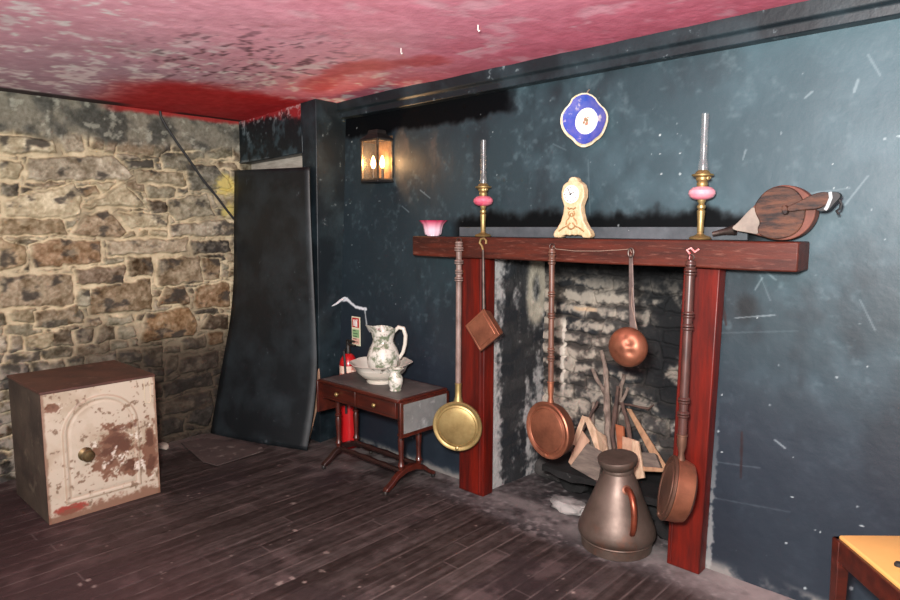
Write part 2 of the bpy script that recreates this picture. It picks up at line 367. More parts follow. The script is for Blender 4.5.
for p, w, a in ((((735, 318), (775, 315)), .006, .7), (((775, 440), (785, 448)), .012, .9), (((720, 333), (798, 331)), .003, .35), (((718, 462), (760, 468)), .003, .5), (((715, 498), (790, 512)), .003, .4),
                (((764, 270), (776, 280)), .010, .55), (((755, 290), (762, 278)), .012, .5), (((845, 205), (868, 176)), .010, .45), (((800, 195), (850, 188)), .006, .35), (((860, 300), (875, 330)), .008, .4),
                (((553, 144), (566, 150)), .004, .6), (((590, 215), (588, 160)), .010, .25), (((420, 190), (430, 198)), .008, .7), (((402, 206), (409, 212)), .006, .6), (((760, 275), (770, 300)), .01, .3),
                (((640, 300), (640, 300.1)), .004, .1), (((858, 80), (854, 92)), .014, .6), (((868, 55), (880, 75)), .01, .4), (((805, 98), (812, 92)), .012, .6), (((746, 150), (743, 160)), .01, .5)):
    scratch([wpt(*q) for q in p], max(w * .5, .0042), a * (.55 if w > .004 else .3))
scratch([wpt(722, 300), wpt(726, 325)], .008, .8, (36, 20, 20)); scratch([wpt(742, 432), wpt(741, 478)], .007, .8, (34, 20, 22))
# flaked white patch above the wash set, and the exposed lime along the foot of the wall
scratch([wpt(332, 306), wpt(340, 301), wpt(347, 299), wpt(350, 302), wpt(356, 307), wpt(366, 309)], .016, 1.0, (216, 220, 224)); scratch([wpt(365, 309), wpt(367, 326), wpt(370, 331)], .010, .8, (190, 194, 196))
C = nmix(C, (132, 128, 122), sst(.062, .02, Z + .07 * (n2 - .5)) * sst(.25, .5, n2) * .85)
C = nmix(C, (150, 150, 146), sst(.016, .006, abs(X + 1.03 - .01 * (Z - .7)) + .04 * (n3 - .5)) * sst(.9, .1, Z) * .7)
keep = ~((X > OX0) & (X < OX1) & (Z < OZ))
P = np.stack([X, .008 * (n1 - .5) + .002 * (n2 - .5), Z], -1)
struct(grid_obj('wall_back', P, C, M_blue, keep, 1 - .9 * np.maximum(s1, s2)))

# ------------------------------------------------------------------ setting: rubble stone wall
DIG = []
def st(ox, oy, k, pts, col): DIG.append((ox, oy, k, pts, col))
TAN, PINK, DKB, BRN, ORG, GRY, BLK, LTN = (166, 148, 122), (152, 136, 120), (98, 82, 66), (132, 111, 91), (148, 112, 84), (132, 122, 104), (62, 54, 48), (178, 158, 130)
A_ = (0, 90, 5); H_ = (0, 80, 2.5); B_ = (115, 90, 4.8); D_ = (115, 200, 4.8); E_ = (115, 315, 4.8); G_ = (0, 200, 5)
for o, pts, col in (
    (A_, [(0, 230), (260, 240), (295, 315), (0, 322)], TAN), (A_, [(275, 225), (410, 215), (440, 300), (420, 320), (335, 322)], PINK), (A_, [(165, 165), (310, 160), (335, 205), (170, 210)], (176, 162, 122)),
    (A_, [(0, 350), (120, 360), (125, 390), (95, 440), (0, 445)], TAN), (H_, [(75, 198), (285, 188), (332, 240), (312, 250), (68, 250)], PINK), (A_, [(0, 460), (100, 462), (100, 525), (0, 530)], (104, 94, 82)),
    (A_, [(20, 548), (380, 470), (420, 560), (400, 625), (330, 640), (30, 640)], LTN), (A_, [(395, 490), (480, 485), (500, 515), (430, 540), (395, 520)], (146, 118, 92)), (H_, [(210, 320), (310, 255), (365, 318)], TAN),
    (H_, [(315, 202), (380, 198), (385, 222), (320, 224)], GRY), (H_, [(340, 228), (460, 235), (465, 265), (345, 255)], (136, 120, 98)), (H_, [(365, 264), (440, 270), (440, 290), (378, 296)], GRY),
    (H_, [(420, 300), (520, 285), (540, 340), (440, 352), (420, 330)], (134, 122, 104)), (H_, [(470, 207), (540, 215), (580, 268), (472, 276)], (96, 90, 80)), (H_, [(376, 300), (415, 305), (420, 328), (378, 328)], (84, 70, 58)),
    (H_, [(0, 345), (160, 350), (172, 388), (0, 385)], (144, 120, 94)), (H_, [(182, 387), (215, 335), (270, 325), (322, 378), (300, 391)], (136, 110, 86)), (H_, [(292, 332), (422, 330), (416, 372), (330, 370)], TAN),
    (H_, [(422, 365), (560, 350), (588, 360), (582, 390), (425, 392)], PINK), (H_, [(80, 418), (130, 400), (250, 402), (255, 455), (90, 472)], ORG), (H_, [(0, 395), (65, 415), (70, 460), (0, 480)], (150, 122, 92)),
    (H_, [(265, 400), (470, 395), (472, 430), (270, 440)], (164, 144, 124)), (H_, [(478, 402), (575, 400), (578, 430), (485, 435)], BLK), (H_, [(188, 474), (316, 465), (310, 510), (195, 512)], (122, 100, 84)),
    (H_, [(320, 445), (382, 440), (383, 490), (322, 492)], (102, 82, 62)), (H_, [(393, 448), (500, 440), (506, 505), (395, 512)], (126, 104, 82)), (H_, [(508, 447), (548, 447), (550, 498), (510, 500)], (134, 108, 84)),
    (H_, [(0, 490), (180, 485), (190, 560), (0, 570)], (138, 116, 94)), (H_, [(195, 525), (225, 520), (230, 562), (195, 565)], GRY), (H_, [(230, 520), (380, 495), (378, 572), (225, 588)], (120, 96, 72)),
    (H_, [(395, 560), (420, 515), (465, 515), (474, 562)], (108, 82, 60)), (H_, [(490, 520), (575, 505), (578, 568), (490, 570)], (136, 102, 74)), (H_, [(90, 582), (200, 560), (208, 610), (90, 620)], (120, 100, 80)),
    (D_, [(170, 545), (350, 515), (385, 560), (405, 612), (380, 655), (120, 690), (140, 590)], (136, 98, 64)), (E_, [(320, 120), (430, 100), (435, 150), (330, 175)], DKB), (E_, [(445, 95), (525, 75), (528, 140), (450, 150)], (128, 88, 54)),
    (E_, [(130, 165), (235, 155), (230, 245), (140, 255)], (98, 82, 64)), (E_, [(250, 200), (308, 190), (300, 262), (242, 290)], (96, 78, 58)), (E_, [(312, 215), (500, 165), (500, 240), (320, 288)], (74, 58, 46)),
    (E_, [(232, 335), (340, 300), (460, 268), (470, 330), (240, 395)], (62, 52, 44)), (E_, [(212, 425), (460, 358), (462, 435), (230, 480)], (94, 76, 58)), (E_, [(370, 445), (460, 420), (440, 520), (330, 510)], (58, 56, 52)),
    (E_, [(215, 500), (320, 490), (330, 560), (215, 580)], (52, 46, 40)), (E_, [(450, 5), (540, 0), (540, 60), (420, 75)], (84, 66, 50)),
    (G_, [(190, 590), (350, 545), (410, 540), (420, 600), (300, 640), (190, 640)], (102, 92, 80)), (D_, [(380, 530), (490, 525), (500, 548), (390, 552)], (70, 62, 54)), (B_, [(440, 300), (560, 270), (570, 320), (450, 325)], (124, 116, 98)),
    (B_, [(350, 300), (425, 300), (430, 330), (360, 332)], (110, 102, 88)), (B_, [(225, 310), (360, 300), (360, 385), (230, 380)], (112, 104, 90))):
    q = []
    for u, v in pts:
        p = at(o[0] + u / o[2], o[1] + v / o[2], 'X', -4.50); q.append((p.y, p.z))
    DIG.append((q, col))
ny, nz = 520, 385
Y, Z = np.meshgrid(np.linspace(-3.6, 0.0, ny), np.linspace(0, 2.31, nz))
def rowcol(r, v):
    if v < .55: return r.choice(((70, 60, 50), (92, 78, 62), (54, 48, 42), (110, 96, 80), (84, 64, 48)))
    return r.choice((TAN, PINK, BRN, GRY, DKB, (150, 132, 108), (104, 92, 76)))
D, SC, I = stones(Y, Z, DIG, ((.05, .105), (.07, .26), rowcol), 3)
f1 = fbm(Y * 6, Z * 6, 5); f2 = fbm(Y * 22, Z * 22, 15); f3 = fbm(Y * 60, Z * 60, 25, 3)
ins = sst(.005, -.009, D + .012 * (f2 - .5) + .022 * (fbm(Y * 4 + 9, Z * 5, 66) - .47) + .008 * (f3 - .5))
jit = (_h(I, I * 3, 4) - .5)
SC = SC * .74 + SC.mean(-1, keepdims=True) * np.array([1.02, 1.0, .90]) * .32 + (f2 - .5)[..., None] * 95 + (f1 - .5)[..., None] * 50 + (f3 - .5)[..., None] * 80
SC = nmix(SC, (52, 48, 46), sst(.56, .70, fbm(Y * 9 + 3, Z * 12, 71)) * .75)               # lichen-black weathering
SC = nmix(SC, (186, 172, 150), sst(.60, .74, fbm(Y * 12 + 30, Z * 16, 81)) * .45)           # lime bloom
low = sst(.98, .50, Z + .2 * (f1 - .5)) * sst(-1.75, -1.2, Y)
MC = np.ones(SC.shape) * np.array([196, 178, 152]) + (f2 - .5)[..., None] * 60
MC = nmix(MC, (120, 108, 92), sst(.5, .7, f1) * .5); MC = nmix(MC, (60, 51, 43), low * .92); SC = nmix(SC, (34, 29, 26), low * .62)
C = (MC * (1 - ins[..., None]) + SC * ins[..., None]) * np.array([.97, .985, .955])
lf = sst(.9, .5, Z + .15 * (f1 - .5)) * sst(-1.45, -1.75, Y)                                 # limed rubble by the safe
C = nmix(C, (150, 140, 128), lf * sst(.4, .62, f2) * .8); C = nmix(C, (60, 58, 56), lf * sst(.55, .68, fbm(Y * 10, Z * 14, 91)) * .8)
tp = sst(2.02, 2.08, Z + .10 * (f1 - .5) + .03 * (f2 - .5))
PC = nmix(np.ones(SC.shape) * np.array([122, 118, 104]), (72, 72, 66), sst(.42, .66, f1)); PC = nmix(PC, (168, 168, 152), sst(.58, .70, f2) * .6); PC = PC + (f3 - .5)[..., None] * 40
C = C * (1 - tp[..., None]) + PC * tp[..., None]
C = nmix(C, (150, 40, 38), sst(2.235, 2.262, Z + .05 * (f1 - .5)) * sst(-1.25, -1.05, Y) * .9)   # red paint carried over from the ceiling
yl = sst(.11, .03, np.hypot(Y + .37, (Z - 1.80)) + .09 * (f2 - .5)) + sst(.07, .02, np.hypot(Y + .36, Z - 1.62) + .06 * (f2 - .5)) * .7
C = nmix(C, (206, 188, 112), np.clip(yl * 1.4, 0, 1) * .95)
Hh = ins * (.030 + .024 * jit) + .018 * (f1 - .5) * ins + .012 * (f2 - .5) + .004 * (f3 - .5)
Hh = Hh * (1 - tp) + tp * (.018 + .02 * (f1 - .5) + .006 * (f2 - .5))
Hh += low * .05 * (fbm(Y * 7, Z * 9, 55) - .4) + .03 * sst(.5, 0, Z)
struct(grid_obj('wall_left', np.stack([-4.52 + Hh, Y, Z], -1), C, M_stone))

# ------------------------------------------------------------------ setting: ceiling
X, Y = np.meshgrid(np.linspace(-4.55, 1.2, 420), np.linspace(-3.6, .02, 270))
f1 = fbm(X * 2, Y * 2, 7); f2 = fbm(X * 8, Y * 8, 17); f3 = fbm(X * 30, Y * 30, 27, 4)
C = np.ones(X.shape + (3,)) * np.array([222, 160, 174])
C = nmix(C, (204, 112, 132), sst(-2.8, -1.2, X + .8 * (f1 - .5)) * .75); C = nmix(C, (196, 92, 112), sst(-.75, -.1, Y + .4 * (f1 - .5)) * .7)
lav = sst(-2.7, -4.0, X + .9 * (f1 - .5)) * sst(-.5, -.9, Y); C = nmix(C, (170, 142, 154), lav * .8)
C = nmix(C, (222, 216, 212), sst(.53, .62, f2 * .55 + f3 * .45) * np.maximum(sst(-3.1, -3.8, X - .35 * Y - .9 + .8 * (f1 - .5)), sst(-2.0, -2.3, X + .4 * (f1 - .5)) * sst(-1.5, -1.75, Y)) * .95)  # flaking to bare white
C = nmix(C, (226, 190, 198), sst(.55, .7, f2) * .45)
sp = sst(.60, .68, fbm(X * 18 + 5, Y * 34, 37, 4)) * sst(.75, .2, np.hypot((X + 3.05) * .8, (Y + 1.05) * 1.1)); C = nmix(C, (96, 66, 74), sp * .8)   # mould specks
rd = sst(-3.55, -3.80, X + .35 * (f1 - .5) + .12 * (f2 - .5) + .12 * np.sin(Y * 3)) * sst(-1.45, -1.05, Y + .25 * (f1 - .5)); C = nmix(C, (176, 26, 30), rd * .95)
orr = sst(.12, .03, seg_d(X, Y, [(-3.3, -.45), (-2.75, -.60), (-2.35, -.42)]) + .16 * (f2 - .5)); C = nmix(C, (190, 76, 80), orr * .7)
wl = sst(.010, .004, abs(Y + .40 + .02 * (f1 - .5)) + .01 * (f3 - .5)) * sst(.5, .6, f2) ; C = nmix(C, (232, 216, 216), wl * .6)
C = C + (f3 - .5)[..., None] * 34
C = nmix(C, (46, 38, 38), sst(-4.36, -4.42, X + .03 * (f2 - .5)) * sst(-1.0, -1.15, Y) * .9); C = nmix(C, (70, 20, 22), sst(-4.42, -4.45, X + .02 * (f2 - .5)) * sst(-.78, -.70, Y))  # shadow gap along the stone wall painted as dark ceiling edges
zc = 2.275 + .04 * sst(-4.5, -3.2, X) + .012 * (f1 - .5) + .004 * (f2 - .5)
struct(grid_obj('ceiling', np.stack([X, Y, zc], -1), C, M_ceil))

# ------------------------------------------------------------------ setting: floor boards and worn cement by the hearth
X, Y = np.meshgrid(np.linspace(-4.55, 1.2, 900), np.linspace(-3.2, .52, 560))
f1 = fbm(X * 2, Y * 2, 8); f2 = fbm(X * 9, Y * 9, 18); f3 = fbm(X * 32, Y * 32, 28, 4)
bw = .092; bi = np.floor(X / bw); fr = X / bw - bi; off = _h(bi, bi * 0, 5) * 1.3
gap = np.minimum(fr, 1 - fr) * bw; ji = np.floor((Y + off) / 1.45); jd = abs((Y + off) / 1.45 - ji - .0) * 1.45
gr = fbm(X * 60, Y * 2.5, 38, 4)
C = np.ones(X.shape + (3,)) * np.array([49, 41, 39]) + ((_h(bi, ji, 9) - .5) * 14)[..., None] + ((gr - .5) * 44)[..., None] + ((f3 - .5) * 30)[..., None]
C = nmix(C, (38, 30, 32), sst(.46, .70, f1) * .6); C = nmix(C, (98, 84, 82), sst(.52, .74, f2) * sst(.35, .6, f1) * .5)
C = nmix(C, (66, 38, 40), sst(-1.2, -1.9, Y + .3 * (f1 - .5)) * .4)
g = sst(.0045, .0015, gap + .002 * (f3 - .5)); C = nmix(C, (112, 100, 96), g * .75 * sst(.25, .6, f2)); C = nmix(C, (24, 18, 20), sst(.0022, .0008, gap) * .35)
C = nmix(C, (110, 98, 96), sst(.006, .002, jd) * .5)
cem = sst(-.33, -.20, Y + .16 * (f1 - .5) + .05 * (f2 - .5)) * sst(-2.9, -2.45, X + .3 * (f1 - .5))
cm = nmix(np.ones(X.shape + (3,)) * np.array([74, 69, 69]) + ((f3 - .5) * 90)[..., None], (44, 41, 42), sst(.4, .66, f2)); cm = nmix(cm, (142, 136, 134), sst(.56, .70, f3 * .6 + f2 * .4) * .65)
C = C * (1 - cem[..., None]) + cm * cem[..., None]
wd = sst(-.26, -.06, Y + .1 * (f2 - .5)) * sst(-3.7, -3.3, X); C = nmix(C, (118, 112, 110), wd * sst(.3, .6, f2) * .85 * sst(.1, .0, Y))
C = nmix(C, (150, 140, 136), sst(-.35, -.12, Y + .1 * (f2 - .5)) * sst(-1.25, -.9, X) * .6)
C = nmix(C, (100, 94, 92), sst(-.75, -.2, Y + .25 * (f1 - .5)) * sst(-2.4, -3.0, X) * sst(.32, .6, f2) * .6); C = nmix(C, (118, 108, 102), sst(-4.1, -4.4, X + .2 * (f2 - .5)) * sst(.35, .6, f2) * .6)
rs = random.Random(9); fl_ = []
fpt = lambda x, y: (lambda p: (p.x, p.y))(at(x, y, 'Z', 0))
fl_ += [(*fpt(a, b), .022) for a, b in ((80, 585), (88, 580), (95, 587), (132, 516), (136, 519), (158, 506), (292, 503), (295, 530), (326, 553), (322, 571), (280, 583), (292, 578), (288, 496), (30, 500), (262, 487))]
fl_ += [(rs.uniform(-3.6, -.6), rs.uniform(-1.9, -.1), rs.choice((.006, .008, .011))) for _ in range(150)]
for x, y, r in fl_:
    m = (abs(X - x) < .06) & (abs(Y - y) < .06); d = np.hypot(X[m] - x, (Y[m] - y) * rs.uniform(.5, 1.4)) + r * 1.4 * (f3[m] - .5)
    f = sst(r * .7, r * .3, d) * rs.uniform(.35, .8); C[m] = C[m] * (1 - f[:, None]) + np.array([150, 136, 128]) * f[:, None]
zf = (-.003 * sst(.004, .001, gap) + .0012 * (_h(bi, bi, 2) - .5)) * (1 - cem) + cem * .004 * (f2 - .5)
struct(grid_obj('floor', np.stack([X, Y, zf], -1), C, M_floor))

# ------------------------------------------------------------------ setting: fireplace recess (sooty brick and limewash)
BY = .50
def soot(U, V, seed, lime, bricks=True):
    a = fbm(U * 3, V * 3, seed); b = fbm(U * 11, V * 11, seed + 1); c = fbm(U * 36, V * 36, seed + 2, 4)
    D, SC, I = stones(U, V, [], ((.075, .09), (.16, .26), lambda r, v: r.choice(((40, 42, 44), (62, 60, 58), (84, 78, 72), (54, 52, 50)))), seed, .012)
    ins = sst(.004, -.010, D + .01 * (b - .5)); C = SC + (b - .5)[..., None] * 50
    C = C * ins[..., None] + (1 - ins[..., None]) * np.array([58, 54, 50])
    return a, b, c, ins, C
X, Z = np.meshgrid(np.linspace(OX0 - .02, OX1 + .1, 240), np.linspace(0, 1.5, 300))
a, b, c, ins, C = soot(X, Z, 41, 0)
lm = sst(.455, .62, b * .55 + c * .25 + a * .2 + .10 * sst(-1.5, -2.1, X) + .05 * sst(.8, .35, Z) - .06 + .075 * np.cos(2 * PI * (Z + .03 * (b - .5)) / .085) * sst(.55, .75, Z) * sst(-1.5, -1.7, X))
C = nmix(C, (164, 154, 140), lm * .88); C = nmix(C, (20, 22, 24), sst(-1.72, -1.52, X + .25 * (b - .5)) * sst(.42, .62, Z + .2 * (b - .5)) * (1 - .75 * lm) * .92)
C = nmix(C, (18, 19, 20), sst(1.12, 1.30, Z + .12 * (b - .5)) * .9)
lw_ = sst(.16, .05, np.hypot(X + 1.33, (Z - .42) * .9) + .12 * (b - .5)) * sst(.42, .58, b * .6 + c * .4); C = nmix(C, (176, 170, 160), lw_ * .9)
ob = sst(.06, .03, np.hypot(X + 1.29, (Z - .68) * .7) + .06 * (b - .5)); C = nmix(C, (196, 148, 118), ob)
C = nmix(C, (186, 160, 132), sst(.016, .008, abs(Z - 1.03 + .02 * (b - .5))) * sst(.09, .06, abs(X + 1.98)) * .9)
C = nmix(C, (206, 198, 184), sst(.018, .010, abs(X + 2.13) + .03 * (c - .5)) * sst(1.0, .9, Z) * sst(.45, .6, Z) * .9)
struct(grid_obj('wall_hearth_back', np.stack([X, BY - ins * .02 - .03 * (a - .5) - .014 * (b - .5), Z], -1), C, M_stone))
Yg, Z = np.meshgrid(np.linspace(-.005, BY + .04, 130), np.linspace(0, 1.5, 300))
for side, x0, sgn in (('left', OX0, 1), ('right', OX1, -1)):
    a, b, c, ins, C = soot(Yg, Z, 51 if sgn > 0 else 57, 0)
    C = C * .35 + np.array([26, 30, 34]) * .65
    lm = sst(.40, .68, fbm(Yg * 9, Z * 3.5, 77) * .6 + c * .4 + .12 * sst(.13, .02, Yg) - .16 * sst(.05, .02, abs(Yg - .21) - .07 + .10 * (b - .5)) + .06 * sst(.6, .2, Z))
    C = nmix(C, (164, 163, 160), lm * .9)
    lo_ = sst(.06, .0, abs(np.hypot((Yg - .40) * 1.2, (Z - 1.13) * .55) - .075) - .012 + .05 * (b - .5)); C = nmix(C, (184, 176, 156), lo_ * .8)
    struct(grid_obj('wall_hearth_' + side, np.stack([x0 + sgn * (.018 * (a - .5) + .012 * (b - .5) + (.02 * Yg / BY)), Yg, Z], -1), C, M_stone))
struct(obj('hearth_light_lid', B(OX0 - .05, OX1 + .15, .03, BY + .1, 1.47, 1.50), M_sootshade))  # unseen lid added above the recess to block light

# ------------------------------------------------------------------ setting: cornice and boxed column with header
bm = bmesh.new(); pr = [(0.02, 2.215), (-.055, 2.215), (-.058, 2.25), (-.075, 2.262), (-.082, 2.33), (0.02, 2.33)]
n_ = 24; rg = []
for i in range(n_ + 1):
    x = -3.56 + 4.74 * i / n_; rg.append([bm.verts.new((x, y, z)) for y, z in pr])
for p, q in zip(rg, rg[1:]):
    for k in range(len(pr)): bm.faces.new((p[k], p[(k + 1) % len(pr)], q[(k + 1) % len(pr)], q[k]))
bm.faces.new(rg[0]); bm.faces.new(rg[-1]); struct(obj('trim_1', bm, M_bluebox, bevel=.004))
bm = bmesh.new(); pv = box(bm, -3.80, -3.612, -.20, .02, 0, 2.33)
for q, co in zip(pv, ((-3.80, -.178, 0), (-3.70, -.258, 2.33), (-3.80, .02, 0), (-3.70, .02, 2.33), (-3.680, -.178, 0), (-3.530, -.258, 2.33), (-3.712, .02, 0), (-3.548, .02, 2.33))): q.co = co
struct(obj('wall_pillar', bm, M_bluebox, bevel=.004))
bm = bmesh.new(); prism(bm, [(-4.56, 1.965), (-3.70, 1.985), (-3.70, 2.33), (-4.56, 2.33)], -.252, -.17); hd_ = struct(obj('trim_2', bm, M_bluebox, bevel=.004))
X, Z = np.meshgrid(np.linspace(-4.555, -3.702, 180), np.linspace(0, 1, 90)); Z = (1.972 + .018 * (X + 4.56) / .86) + Z * .34
f1 = fbm(X * 4, Z * 4, 19); f2 = fbm(X * 14, Z * 14, 29); f3 = fbm(X * 45, Z * 45, 39, 4); dr_ = fbm(X * 26, Z * 3, 49)
C = nmix(np.ones(X.shape + (3,)) * np.array([16, 24, 28]), (44, 60, 66), sst(.45, .72, f2))
C = nmix(C, (124, 138, 142), sst(.52, .68, dr_ * .6 + f3 * .4) * sst(2.02, 2.2, Z) * sst(-3.85, -4.2, X) * .8)
C = nmix(C, (150, 152, 150), sst(.02, .006, Z - 1.974 + .02 * (f3 - .5)) * sst(.4, .6, f2) * .5)
C = nmix(C, (156, 40, 44), sst(2.225, 2.275, Z + .10 * (f2 - .5) + .05 * (dr_ - .5) + .05 * sst(-3.95, -3.75, X) * (f1 > .4)) * .9); C = nmix(C, (190, 186, 184), sst(.56, .64, f3) * sst(2.20, 2.26, Z) * .6)
fr_ = grid_obj('header_face', np.stack([X, -.2545 + .002 * (f2 - .5), Z], -1), C, M_blue); fr_.parent = hd_
struct(obj('door_1', B(-4.56, -3.70, -.165, -.145, 0, 2.0), M_pale))
cq = [at(x, y, 'X', -3.598) for x, y in ((332, 306), (336, 304), (340, 301), (344, 298), (347, 297))]
struct(obj('trim_3', T(cq, [.003, .007, .009, .008, .006], 8), mat('bare_plaster', (196, 200, 202), rough=.8)))

# ------------------------------------------------------------------ fire surround
t = thing('fire_surround', 'red-brown varnished timber fire surround with a thick shelf on two posts', 'fireplace surround', (-1.72, -.08, 0))
def loc(bm): bmesh.ops.translate(bm, vec=-Vector(t.location), verts=bm.verts[:]); return bm
bm = bmesh.new(); box(bm, -2.755, -.705, -.155, -.012, 1.335, 1.446); bmesh.ops.subdivide_edges(bm, edges=[e for e in bm.edges if abs(e.verts[0].co.x - e.verts[1].co.x) > 1], cuts=30)
for v in bm.verts: v.co.z += .004 * mnoise.noise(Vector((v.co.x * 3, 0, 0))) ; v.co.y += .002 * mnoise.noise(Vector((v.co.x * 7, 5, v.co.z * 9)))
obj('mantel_shelf', loc(bm), M_mantel, t, bevel=.006)
bm = bmesh.new(); prism(bm, [(-2.437, 0), (-2.255, 0), (-2.250, 1.332), (-2.425, 1.332)], -.100, -.014)
p1 = obj('post', loc(bm), M_redpost, t, bevel=.005)
bm = bmesh.new(); tube(bm, [(-2.278, -.100, .02), (-2.276, -.100, 1.33)], .009, 8); obj('moulding', loc(bm), M_redpost, p1)
bm = bmesh.new(); prism(bm, [(-1.190, 0), (-1.042, 0), (-1.012, 1.332), (-1.165, 1.332)], -.082, -.014)
p2 = obj('post', loc(bm), M_redpost, t, bevel=.005)
bm = bmesh.new(); tube(bm, [(-1.172, -.082, .02), (-1.147, -.082, 1.33)], .006, 8); obj('moulding', loc(bm), M_redpost, p2)
obj('back_strip', loc(B(-2.50, -.93, -.030, -.016, 1.447, 1.500)), M_greyboard, t, bevel=.002)

# ------------------------------------------------------------------ shelf ornaments
SH = 1.4495
def oil_lamp(x, y, label, sc=1.0, pink=None):
    t = thing('oil_lamp', label, 'oil lamp', (x, y, SH), (0, 0, random.uniform(0, 1)), 'oil lamps on the mantel shelf'); t.scale = (sc,) * 3
    obj('base', L([(0, 0), (.043, 0), (.045, .005), (.040, .011), (.024, .016), (.014, .022), (.011, .030)], 32), M_brass, t)
    obj('stem', L([(.0105, .028), (.013, .034), (.013, .075), (.0155, .10), (.0165, .118), (.012, .124), (.017, .130), (.017, .140), (.010, .146), (.016, .158), (.017, .166)], 24), M_brass, t)
    obj('oil_font', L([(.016, .163), (.030, .166), (.047, .175), (.054, .188), (.052, .202), (.040, .214), (.018, .220)], 40), pink or M_pinkfont, t)
    b = obj('burner', L([(.019, .217), (.022, .224), (.022, .232), (.019, .238), (.026, .246), (.026, .256), (.043, .262), (.044, .268), (.030, .272), (.026, .280), (.018, .286)], 32), M_brass, t)
    obj('wick_knob', L([(0, 0), (.008, 0), (.008, .006), (.003, .008), (.003, .022)], 12, M=Matrix.Translation((.030, -.036, .250)) @ Matrix.Rotation(PI / 2, 4, 'X') @ Matrix.Rotation(.7, 4, 'Y')), M_brass, b)
    lathe.open = True
    obj('glass_chimney', L([(.019, .282), (.020, .300), (.0175, .318), (.0145, .332), (.0145, .512), (.0152, .515)], 28), M_glass, t); lathe.open = False
p = at(483, 236, 'Y', -.09); oil_lamp(p.x, p.y, 'brass oil lamp with a pink font between the frilled shade and the clock', .985)
p = at(700, 238, 'Y', -.09); oil_lamp(p.x, p.y, 'brass oil lamp with a pale pink font beside the bellows', .985, mat('pale_pink_glass', (206, 112, 132), (220, 168, 174), rough=.14, scale=9, coat=.5))

p = at(433, 236, 'Y', -.09)
fl_f = lambda a, z: 1 + (.055 + .9 * max(0, z - .055)) * .9 * abs(math.cos(5 * a)) ** 1.5 - .03
lathe.open = True
o = obj('glass_lamp_shade', L([(.036, 0), (.036, .006), (.046, .007), (.050, .02), (.054, .045), (.060, .065), (.072, .080), (.082, .088), (.079, .088), (.068, .078), (.056, .062), (.050, .04), (.043, .010), (.033, .006)], 80, flute=fl_f), M_ombre); lathe.open = False
o.location = (p.x, p.y, SH); tag(o, 'frilled pink and white glass shade standing at the end of the mantel shelf', 'lamp shade')

# clock
cp = at(574, 238, 'Y', -.09); t = thing('mantel_clock', 'cream waisted mantel clock with a round white dial on the shelf', 'clock', (cp.x, -.085, SH))
half = [(.096, 0), (.105, .012), (.098, .030), (.082, .046), (.062, .078), (.050, .115), (.046, .150), (.052, .166), (.062, .190), (.062, .220), (.054, .246), (.040, .258), (.026, .264), (.020, .278), (.009, .284)]
cut = [(.062, .0), (.055, .010), (.030, .014), (.012, .010), (0, .014)]
ol = half + [(-x, z) for x, z in half[::-1]] + [(-.062, 0), (-.055, .010), (-.030, .014), (-.012, .010), (.0, .016), (.012, .010), (.030, .014), (.055, .010), (.062, 0)]
obj('case', PR(ol, -.028, .014), M_cream, t, bevel=.005)
d = obj('dial', L([(0, .004), (.038, .004), (.042, .002), (.044, -.006)], 40, M=Matrix.Translation((-.006, -.029, .204)) @ Matrix.Rotation(PI / 2, 4, 'X')), M_dial, t)
bm = bmesh.new()
for k in range(12):
    a = k * PI / 6; M = Matrix.Translation((-.006, -.0335, .204)) @ Matrix.Rotation(a, 4, 'Y'); box(bm, -.0016, .0016, -.001, .001, .029, .036, M)
obj('hour_mark', bm, M_dark, d, smooth=False)
bm = bmesh.new()
for a, l_, w in ((1.1, .022, .0018), (-.5, .030, .0013)): box(bm, -w, w, -.001, .001, -.004, l_, Matrix.Translation((-.006, -.0345, .204)) @ Matrix.Rotation(a, 4, 'Y'))
lathe(bm, [(0, 0), (.005, 0), (.005, .002), (0, .002)], 12, M=Matrix.Translation((-.006, -.0345, .204)) @ Matrix.Rotation(PI / 2, 4, 'X')); obj('hand', bm, M_dark, d, smooth=False)
bm = bmesh.new()
tube(bm, [(-.022, -.030, .142), (-.012, -.032, .134), (0, -.032, .138), (.012, -.032, .134), (.022, -.030, .142)], .0035, 6)
for s in (-1, 1):
    tube(bm, [(s * .012, -.030, .125), (s * .018, -.032, .112), (s * .010, -.032, .100), (s * .016, -.032, .088), (s * .026, -.032, .080), (s * .030, -.030, .062)], .0032, 6)
    tube(bm, [(s * .006, -.03, .070), (s * .020, -.032, .056), (s * .045, -.032, .046), (s * .070, -.030, .030)], .0035, 6)
tube(bm, [(-.024, -.030, .056), (-.012, -.032, .044), (0, -.033, .040), (.012, -.032, .044), (.024, -.030, .056)], .0045, 6)
lathe(bm, [(0, -.010), (.008, -.008), (.010, 0), (.008, .006), (0, .009)], 14, c=(0, -.030, .108)); obj('scrollwork', bm, mat('gilt_scroll', (176, 142, 98), (140, 106, 68), rough=.4, scale=40, metal=.2), t)

